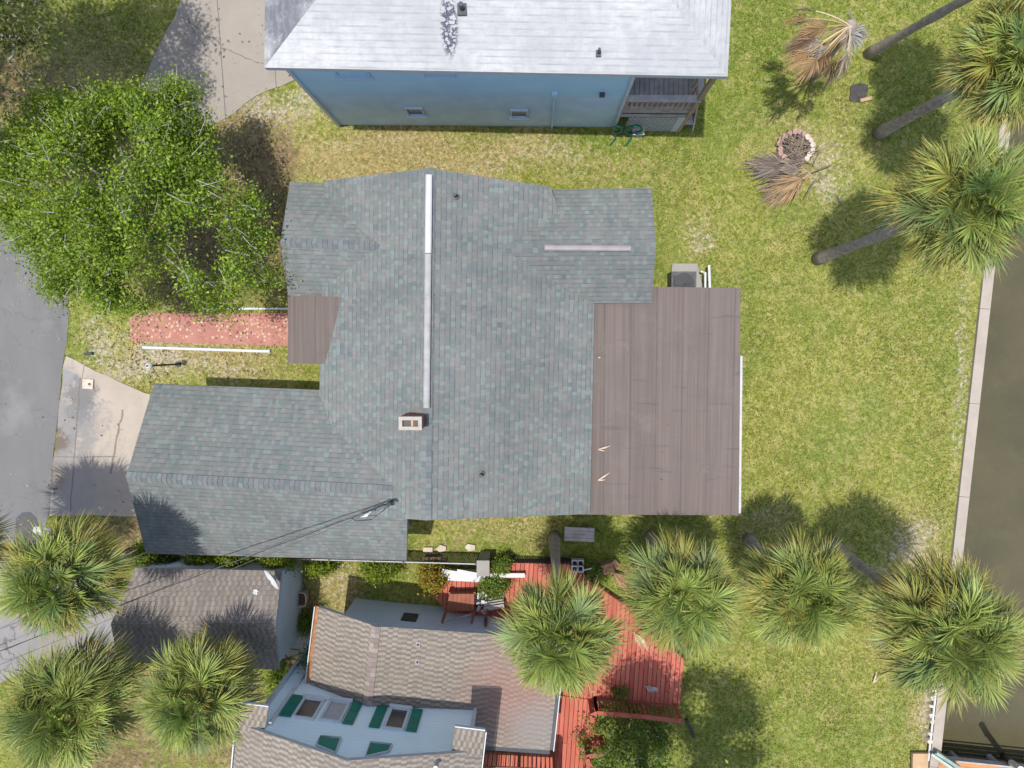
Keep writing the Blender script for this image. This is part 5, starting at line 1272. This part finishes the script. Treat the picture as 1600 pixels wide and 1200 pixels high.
def broadleaf(name, label, cat, base, outline, zlo, zhi, nt_, lpt, leaf, pal, seed, bare=.08, gap=.36, group=None, tr=.2, sig=.27, nsc=.8, barkm='oakbark', twigs=0):
    """outline: world xy polygon of the crown; a skeleton of limbs feeds leafy twig clumps"""
    rng = np.random.default_rng(seed); ol = np.array([(p[0], p[1]) for p in outline]); cen = ol.mean(0)
    root = thing(name, base, label, cat, group)
    angs = np.arctan2(ol[:, 1]-cen[1], ol[:, 0]-cen[0]); rads = np.hypot(*(ol-cen).T); o = np.argsort(angs); angs = angs[o]; rads = rads[o]
    tg = []; tries = 0
    while len(tg) < nt_ and tries < nt_*30:
        tries += 1
        a = rng.uniform(-math.pi, math.pi); rm = np.interp(a, angs, rads, period=2*math.pi); rr = math.sqrt(rng.uniform(0, 1)); x, y = cen+np.array([math.cos(a), math.sin(a)])*rm*rr
        if fbm(np.array([x*nsc+seed]), np.array([y*nsc]), seed, 3)[0] < gap: continue
        dome = math.sqrt(max(0, 1-rr**2.4)); z = zlo+(zhi-zlo)*dome*rng.uniform(.35, 1.0)+rng.normal(0, .15); tg.append((x, y, z, rr))
    tg.sort(key=lambda q: q[3]); tg = np.array(tg)[:, :3]
    nodes = []; par = []; 
    zt_ = zlo*.75
    for i in range(5): k = i/4; nodes.append(np.array([base[0], base[1], base[2]])*(1-k)+np.array([base[0]*.6+cen[0]*.4, base[1]*.6+cen[1]*.4, zt_])*k); par.append(i-1)
    leafn = []
    for t in tg:
        A = np.array(nodes[4:]); d = np.linalg.norm(A-t, axis=1); dc = np.linalg.norm(A-nodes[4], axis=1)
        j = int(np.argmin(d+.35*dc))+4; p0 = nodes[j]; L = np.linalg.norm(t-p0); ns = max(1, int(L/.45)); pj = j
        for s_ in range(1, ns+1):
            k = s_/ns; p = p0*(1-k)+t*k+rng.normal(0, .05, 3)*(k < 1)+np.array([0, 0, .12*L*k*(1-k)]); nodes.append(p); par.append(pj); pj = len(nodes)-1
        leafn.append((pj, par[pj]))
    cnt = np.zeros(len(nodes)); 
    for l, _ in leafn: cnt[l] += 1
    for i in range(len(nodes)-1, 0, -1):
        if par[i] >= 0: cnt[par[i]] += cnt[i]
    tot = max(cnt); mb = MB()
    for i in range(1, len(nodes)):
        r0_ = tr*(max(1, cnt[par[i]])/tot)**.5; r1_ = tr*(max(1, cnt[i])/tot)**.5; mb.tube([nodes[par[i]], nodes[i]], [min(r0_, r1_*1.6), r1_], 6 if r1_ > .03 else 4)
    mb.build('trunk', M[barkm], root, True)
    ctr = []; tone = []
    for (l, pp) in leafn:
        if rng.random() < bare: continue
        n = int(lpt*rng.uniform(.6, 1.4)); a, b_ = nodes[pp], nodes[l]; k = rng.uniform(0, 1.25, (n, 1)); c_ = a*(1-k)+b_*k
        s_ = sig*rng.uniform(.7, 1.25)
        ctr.append(c_+rng.normal(0, 1, (n, 3))*np.array([s_, s_, s_*.55])); tone.append(np.full(n, rng.normal(0, 1)))
    ctr = np.concatenate(ctr); tone = np.concatenate(tone)
    ctr[:, 2] = np.maximum(ctr[:, 2], .04)
    if twigs:
        tw = MB()
        for q in range(twigs):
            c_ = ctr[rng.integers(0, len(ctr))]+np.array([0, 0, .1]); d_ = norm(np.array([c_[0]-cen[0], c_[1]-cen[1], .4])+rng.normal(0, .9, 3)); L = rng.uniform(.15, .5)
            m_ = c_+d_*L*.5+rng.normal(0, .04, 3); tw.tube([c_-d_*L*.3, m_, m_+norm(d_+rng.normal(0, .35, 3))*L*.5], [.008, .006, .003], 4)
        tag(tw.build('bare_twigs', M['twig'], root), kind='stuff')
    pal = np.array(pal); idx = rng.integers(0, len(pal), len(ctr)); cols = pal[idx]*(1+.13*tone[:, None])*rng.uniform(.8, 1.2, (len(ctr), 1)); cols = np.clip(cols, .01, .6)
    V, Fq, C = leafcloud(rng, ctr, 0, leaf, cols); npmesh('crown', V, Fq, M['leaf'], root, C)
    return root

# ------------------------------------------------------------------ palms
palm((1374, 208), (1580, 98), 6.2, 1.32, 1, 'palm with orange fronds growing above the end of the seawall, beyond the charred square', .35, 1, 8, orange_az=math.pi)
palm((1277, 405), (1503, 320), 7.0, 1.46, 2, 'big palm with yellow blossom, growing over the seawall opposite the fire pit', .2, 3, 8, orange_az=math.pi*1.05)
palm((1356, 84), (1640, -75), 7.4, 1.15, 3, 'palm with long bare pale trunk starting right behind the dead palm', .4, 0, 8, orange_az=-2.2, tr=.14)
palm((866, 838), (874, 990), 6.6, 1.32, 4, 'palm growing through the red deck by the tan roof corner', .15, 0, 7)
palm((1016, 838), (1066, 930), 4.9, 1.42, 5, 'palm right of the deck, first of the row on the lawn', .12, 1, 6)
palm((1170, 843), (1252, 926), 4.6, 1.42, 6, 'palm with yellow blossom and a grey dead tuft in the middle of the lawn row', .2, 4, 9)
palm((1300, 850), (1478, 985), 6.4, 1.6, 7, 'palm with the long leaning mottled trunk, crown over the seawall near the dock', .3, 0, 8, orange_az=1.6, nf=84)
palm((205, 873), (100, 902), 6.2, 1.42, 8, 'palm under the street light between the garage and the road', .4, 2, 8, orange_az=.1)
palm((225, 1018), (112, 1100), 5.2, 1.65, 9, 'largest palm, below the shed and the grey apron', .2, 3, 6, nf=88)
palm((380, 1032), (312, 1082), 4.8, 1.5, 10, 'palm between the shed roof and the shuttered gable house', .25, 4, 5, orange_az=1.0)
palm((95, 850), (-105, 872), 5.6, 1.5, 11, 'palm showing only a few fronds over the road end', .3, 1, 5)
# dead palm by the top edge
rng = np.random.default_rng(21); b = P(1272, 114); t = P(1328, 40, 4.2)
dp = thing('palm_tree', b, 'dead palm with drooping brown fronds on the lawn', 'palm', 'sabal palms')
tk = MB(); tk.tube([b.lerp(t, i/10) for i in range(11)], [.2]+[.15]*10, 12); tk.build('trunk', M['bark'], dp, True)
ad = Acc()
for i in range(30):
    az = rng.uniform(math.pi*.8, math.pi*1.72) if i < 23 else rng.uniform(0, 6.28)
    q = rng.random(); cb = np.array([.3, .19, .1]) if q < .4 else (np.array([.34, .29, .23]) if q < .8 else np.array([.2, .13, .09]))
    if i >= 23: cb = np.array([.34, .32, .29])
    ad.add(*fan(rng, np.array(t), az, rng.uniform(-35, 15), rng.uniform(.55, 1.15) if i < 23 else .15, .55 if i < 23 else .5, 26, 42, cb*rng.uniform(.8, 1.2), cb*1.2, rng.normal(0, .7), 60 if i < 23 else 90, .5))
ad.build('dead_fronds', M['deadfrond'], dp)

# ------------------------------------------------------------------ broadleaf trees
OAKP = [(.15, .24, .012), (.2, .3, .018), (.1, .165, .012), (.27, .35, .035), (.17, .23, .03)]
OAKO = [(8, 345), (5, 240), (28, 215), (50, 140), (110, 150), (150, 185), (190, 140), (245, 122), (290, 128), (310, 190), (330, 215), (365, 235), (400, 280), (420, 330), (440, 400), (432, 440), (400, 470), (340, 482), (290, 495), (235, 480), (190, 482), (130, 455), (85, 480), (100, 430), (30, 400)]
broadleaf('oak_tree', 'large spreading bright green tree over the brick walk and the road', 'tree', P(232, 372), [P(x, y, 3.6) for x, y in OAKO], 3.0, 6.2, 640, 150, .085, OAKP, 31, .22, .455, tr=.17, nsc=.85, sig=.21, twigs=280)
OL2 = [(.12, .15, .035), (.15, .165, .05), (.1, .12, .03), (.17, .15, .06)]
def ringpx(cx, cy, rx, ry, z, n=18, seed=0):
    rnd = random.Random(seed); return [P(cx+math.cos(2*math.pi*i/n)*rx*rnd.uniform(.75, 1.15), cy+math.sin(2*math.pi*i/n)*ry*rnd.uniform(.75, 1.15), z) for i in range(n)]
broadleaf('oak_tree', 'olive leaved tree beyond the bright green tree, reaching over the lawn by the driveway', 'tree', P(-15, 20), ringpx(-112, -66, 180, 168, 7.0, seed=3), 5.4, 8.5, 280, 80, .1, OL2, 32, .25, .45, tr=.22, nsc=.9)
broadleaf('oak_tree', 'tall unseen tree shading the lawn above the road', 'tree', P(-60, -40), ringpx(-341, -131, 240, 220, 8.0, seed=4), 6.2, 9.5, 330, 70, .11, OL2, 33, .15, .43, tr=.22, nsc=.9)
broadleaf('oak_tree', 'tree behind the road end casting shade left of the bright green tree', 'tree', P(-40, 215), ringpx(-240, 90, 170, 150, 7.4, seed=5), 5.8, 8.6, 220, 80, .11, OL2, 34, .15, .43, tr=.2, nsc=.9)
LAP = [(.12, .185, .02), (.1, .15, .018), (.15, .21, .03)]
broadleaf('shrub', 'rounded green shrub beside the lower red deck', 'shrub', P(985, 1160), ringpx(985, 1185, 72, 68, 1.4, seed=6), .7, 2.0, 130, 75, .09, LAP, 35, .08, .34, tr=.06, sig=.16, nsc=1.6)
broadleaf('oak_tree', 'tall tree beyond the dark timber, shading the lawn right of the deck', 'tree', P(1080, 1215), ringpx(1185, 1470, 120, 165, 8.2, seed=7), 6.5, 9.5, 200, 100, .11, OAKP, 36, .05, .36, tr=.2, nsc=.9)
broadleaf('oak_tree', 'tree behind the rounded shrub, shading the red deck', 'tree', P(985, 1235), ringpx(1008, 1325, 80, 56, 7.4, seed=8), 6.4, 8.0, 120, 80, .1, OAKP, 37, .1, .2, tr=.16, nsc=.9)
# hedge plants in the strip between garage and shed
HP = [(.15, .21, .012), (.12, .17, .012), (.2, .25, .02)]
for i, (px, py, rx, ry, z, lab) in enumerate(((225, 872, 17, 12, 1.6, 'bright yellow green shrub at the garage end of the narrow strip'), (262, 877, 28, 8, 1.3, 'low dark hedge plant second from the left in the narrow strip'), (312, 877, 28, 8, 1.4, 'low vine clump on the fence in the middle of the narrow strip'), (366, 878, 32, 9, 1.5, 'bright vine clump above the middle of the shed roof'), (436, 878, 36, 9, 1.5, 'bright green vine clump above the satellite dish'), (500, 881, 24, 7, .5, 'low weeds against the fence right of the dish'), (590, 887, 32, 17, .6, 'leafy green bush below the garage eave in the side yard'), (673, 905, 18, 15, .8, 'yellow and orange tinted shrub left of the white scrap boards'))):
    pal = HP if i not in (1, 7) else ([(.06, .09, .01), (.09, .13, .012)] if i == 1 else [(.3, .26, .02), (.28, .14, .02), (.2, .22, .02)])
    c = P(px, py, 0); broadleaf('shrub', lab, 'shrub', c, ringpx(px, py, rx, ry, z, 12, i), max(.25, z-.5), z+.35, 90, 60, .075, pal, 40+i, .03, .2, tr=.03, sig=.13, nsc=1.5)
broadleaf('vine', 'green vine spilling over the deck below the white scrap boards', 'vine', P(785, 918), ringpx(776, 918, 30, 16, .7, 12, 3), .45, .75, 70, 50, .07, LAP, 51, .03, .2, tr=.02, sig=.12, nsc=1.6)
broadleaf('vine', 'green vine climbing the right side of the concrete pillar', 'vine', P(781, 884), ringpx(781, 884, 15, 13, .8, 12, 4), .4, 1.0, 34, 45, .07, LAP, 52, .03, .2, tr=.02, sig=.1, nsc=1.6)
broadleaf('shrub', 'small green weed clump beside the cardboard box at the deck edge', 'shrub', P(930, 898), ringpx(930, 898, 18, 14, .4, 12, 5), .15, .5, 34, 40, .07, LAP, 53, .03, .2, tr=.02, sig=.12, nsc=1.6)
broadleaf('shrub', 'small bright weed by the tan roof gutter below the planter tub', 'shrub', P(476, 975), ringpx(476, 975, 14, 16, .4, 12, 6), .15, .5, 26, 40, .07, HP, 54, .03, .2, tr=.02, sig=.1, nsc=1.6)
broadleaf('vine', 'pale green vine growing up the left corner of the shuttered wall', 'vine', P(478, 1024), [PL(x, y, (GP[0]+gnn*.2, gnn)) for x, y in ((486, 1016), (492, 1025), (478, 1050), (466, 1045))], .6, 2.2, 40, 30, .07, [(.1, .16, .06), (.2, .26, .2)], 55, .03, .2, tr=.02, sig=.14, nsc=1.6)
broadleaf('shrub', 'weedy bush between shed corner and shuttered house', 'shrub', P(455, 1062), ringpx(432, 1068, 26, 20, .6, 12, 8), .2, .8, 40, 40, .08, HP, 56, .05, .25, tr=.03, sig=.14, nsc=1.6)
broadleaf('vine', 'small vine tuft on the red deck under the deck rail', 'vine', P(962, 1088), ringpx(972, 1086, 16, 9, .7, 12, 9), .45, .7, 22, 40, .06, LAP, 57, .03, .2, tr=.02, sig=.08, nsc=1.6)

# ------------------------------------------------------------------ fallen fronds
def fallen(px, py, z, L, az, label, col=(.42, .3, .2), n=26, spread=22, seed=0, name='fallen_frond', cat='frond', Lp=.05, stiff=3.):
    rng = np.random.default_rng(seed); p = P(px, py, z); a = Acc(); cb = np.array(col)
    a.add(*fan(rng, np.array(p), az, 2, Lp, L, n, 3, cb, cb*1.1, 0, spread, stiff)); o = a.build(name, M['deadfrond'], None); return tag(o, label, cat)
def boot(px, py, pl, az, L, label, seed):
    p = PL(px, py, pl); mb = MB(); d = Vector((math.cos(az), math.sin(az), 0)); d2 = Vector((math.cos(az-.5), math.sin(az-.5), 0)); u = Vector((0, 0, .045))
    mb.tube([p+u, p+d*L*.5+u*1.6, p+d*L+u], [.012, .03, .006], 6); mb.tube([p+u, p+d2*L*.3+u*1.4, p+d2*L*.55+u], [.012, .022, .005], 6)
    tag(mb.build('palm_boot', M['frondboot']), label, 'palm husk', 'fallen palm husks')
M['frondboot'] = weathered('dry_palm_husk', (.55, .42, .32), .3, 8, 40)
boot(934, 702, bp, .3, .38, 'upper dry palm husk lying on the brown patio roof', 1)
boot(934, 750, bp, .6, .4, 'lower dry palm husk lying on the brown patio roof', 2)
boot(1363, 1066, (Vector((0, 0, .03)), Vector((0, 0, 1))), 1.3, .42, 'bone pale palm husk lying on open lawn near the seawall palm', 3)
fallen(990, 988, .5, .62, -.9, 'pale dry frond lying on the red deck beside the lawn palm', (.46, .36, .22), 26, 26, 5)
fallen(955, 892, .3, .8, -.75, 'reddish dry frond beside the cardboard box at the deck edge', (.34, .19, .11), 30, 24, 6)
fallen(1008, 1072, .5, .35, -.4, 'small grey frond tuft lying on the deck under the palm', (.4, .38, .37), 16, 40, 7)
# frond pile by the fire pit
rng = np.random.default_rng(61); a = Acc()
for i in range(8):
    p = P(1266+rng.uniform(-8, 8), 272+rng.uniform(-6, 8), .12+.07*i); a.add(*fan(rng, np.array(p), math.pi+.55+rng.normal(0, .24), 4, .3, rng.uniform(.7, 1.15), 30, 4, np.array([.34, .23, .13])*rng.uniform(.7, 1.15), np.array([.38, .25, .13]), rng.normal(0, .2), 30, 3.))
for i in range(11):
    p = P(1250+rng.uniform(-22, 22), 262+rng.uniform(-10, 10), .06+.04*i); a.add(*fan(rng, np.array(p), math.pi+.15+rng.normal(0, .45), 3, .2, rng.uniform(.5, 1.0), 30, 4, np.array([.19, .155, .13])*rng.uniform(.8, 1.2), np.array([.24, .2, .17]), rng.normal(0, .3), 36, 3.))
tag(a.build('frond_pile', M['deadfrond'], None), 'heap of orange and grey dead fronds below the fire pit', 'frond pile')
mb = MB()
for (x0, y0, x1, y1, r) in ((1253, 276, 1300, 258, .025), (1258, 310, 1278, 276, .014), (1272, 258, 1284, 234, .016), (1268, 290, 1306, 262, .018), (1246, 288, 1262, 268, .012)): mb.tube([P(x0, y0, .3), P((x0+x1)/2, (y0+y1)/2-1, .36), P(x1, y1, .2)], [r, r, r*.6], 6)
tag(mb.build('stick_bundle', M['stick']), 'long pale stalks lying across the frond heap', 'sticks')

# ------------------------------------------------------------------ grass blades (uncountable)
def grass():
    rng = np.random.default_rng(99); n = 420000
    x = rng.uniform(-19, 15.5, n); y = rng.uniform(-14.5, 12.2, n)
    # the same footprint as the photo sees, plus a margin
    keep = x < np.array(SA.x+(SB.x-SA.x)*(y-SA.y)/(SB.y-SA.y))-.1
    for pl in HARD+WALK: keep &= ~inpoly(x, y, [(p.x, p.y) for p in pl])
    foots = [[PL(507, 282, ML), PL(860, 292, MR), PL(922, 803, MR), PL(500, 803, ML)], [Ge, Ge1, Gf1, Gf], [PL(928, 474, bp), PL(1157, 450, bp), PL(1154, 805, bp), PL(922, 803, bp)], [w0, w1, w1+wv*9, w0+wv*9],
             [P(*q, .4) for q in [(672, 928), (700, 905), (790, 880), (907, 880), (990, 955), (1068, 1030), (1062, 1100), (860, 1100), (880, 1003), (700, 950)]], [ra, rr1, e1, rc], [sa, sb_, sc_, sd_]]
    for pl in foots: keep &= ~inpoly(x, y, [(p[0], p[1]) for p in pl])
    x, y = x[keep], y[keep]; dry, bare, lit, lush = masks(x, y)
    dens = 1-np.clip(bare*1.2+lit*.9, 0, .93); k2 = rng.random(len(x)) < dens*(.35+.9*fbm(x*2, y*2, 41)); x, y = x[k2], y[k2]; dry, bare, lit, lush = dry[k2], bare[k2], lit[k2], lush[k2]
    m = len(x); az = rng.uniform(0, 6.28, m); L = rng.uniform(.05, .11, m)*(1-.3*dry); ln = rng.uniform(.5, 1.2, m)
    b = np.stack([x, y, np.full(m, -.02)], -1); d = np.stack([np.cos(az), np.sin(az), 0*az], -1); s_ = np.stack([-np.sin(az), np.cos(az), 0*az], -1)*(rng.uniform(.009, .02, m)[:, None])
    tip = b+d*(L*ln*.8)[:, None]; tip[:, 2] += L*.8
    V = np.stack([b-s_, b+s_, tip], 1).reshape(-1, 3); T = (np.arange(m)*3)[:, None]+np.arange(3)[None]
    g1 = np.array([.12, .145, .024]); g2 = np.array([.3, .285, .075]); st = np.array([.4, .32, .16])
    q = np.clip(fbm(x*2.5, y*2.5, 5)*.9+rng.normal(0, .42, m), 0, 1)[:, None]; C = g1*(1-q)+g2*q
    lu = lush[:, None]; C = C*(1-.6*lu)+np.array([.11, .17, .02])*.6*lu
    pd = rng.random(m) < np.clip(.06+dry*.85+.9*np.clip(fbm(x*.9, y*.9, 77)-.5, 0, 1), 0, .9); C *= rng.uniform(.7, 1.25, (m, 1)); C[pd] = st*rng.uniform(.55, 1.1, (pd.sum(), 1))
    o = npmesh('grass', V, T, M['blade'], None, np.repeat(C, 3, 0)); tag(o, 'short patchy lawn grass', 'grass', kind='stuff')
grass()

# ------------------------------------------------------------------ fallen leaves (uncountable)
def litter():
    rng = np.random.default_rng(7); C0 = []
    def scat(poly, n, zf, bias=None):
        xs = [p[0] for p in poly]; ys = [p[1] for p in poly]; x = rng.uniform(max(-18, min(xs)), max(xs), n*3); y = rng.uniform(min(ys), max(ys), n*3)
        k = inpoly(x, y, [(p[0], p[1]) for p in poly]) & (fbm(x*1.3, y*1.3, 19) > .5); x, y = x[k][:n], y[k][:n]
        C0.append(np.stack([x, y, np.array([zf(a, b) for a, b in zip(x, y)])], -1))
    scat(HARD[0], 90, lambda a, b: .02); scat(HARD[1], 50, lambda a, b: .03); scat(HARD[2], 130, lambda a, b: .03); scat(HARD[3], 160, lambda a, b: .03); scat(WALK[0], 90, lambda a, b: .035)
    dk = [P(*q, dz) for q in [(790, 880), (907, 880), (990, 955), (1068, 1030), (1062, 1100), (866, 1084), (880, 1003)]]; scat(dk, 130, lambda a, b: dz+.015)
    pr_ = [PL(928, 474, bp), PL(1157, 450, bp), PL(1154, 805, bp), PL(922, 803, bp)]; scat(pr_, 8, lambda a, b: zat(bp, a, b)+.015)
    yard = [P(*q) for q in [(110, 490), (440, 545), (440, 598), (240, 600), (110, 560)]]; scat(yard, 300, lambda a, b: .035)
    yard2 = [P(*q) for q in [(230, 260), (450, 200), (450, 480), (230, 480)]]; scat(yard2, 900, lambda a, b: .035)
    c = np.concatenate(C0); n = len(c); pal = np.array([(.2, .13, .07), (.3, .21, .11), (.12, .08, .05), (.34, .28, .16)]); cols = pal[rng.integers(0, 4, n)]*rng.uniform(.8, 1.2, (n, 1))
    V, Fq, C = leafcloud(rng, c, 0, .075, cols, 3.0); o = npmesh('leaf_litter', V, Fq, M['deadfrond'], None, C); tag(o, 'scattered dry brown leaves', 'leaves', kind='stuff')
litter()
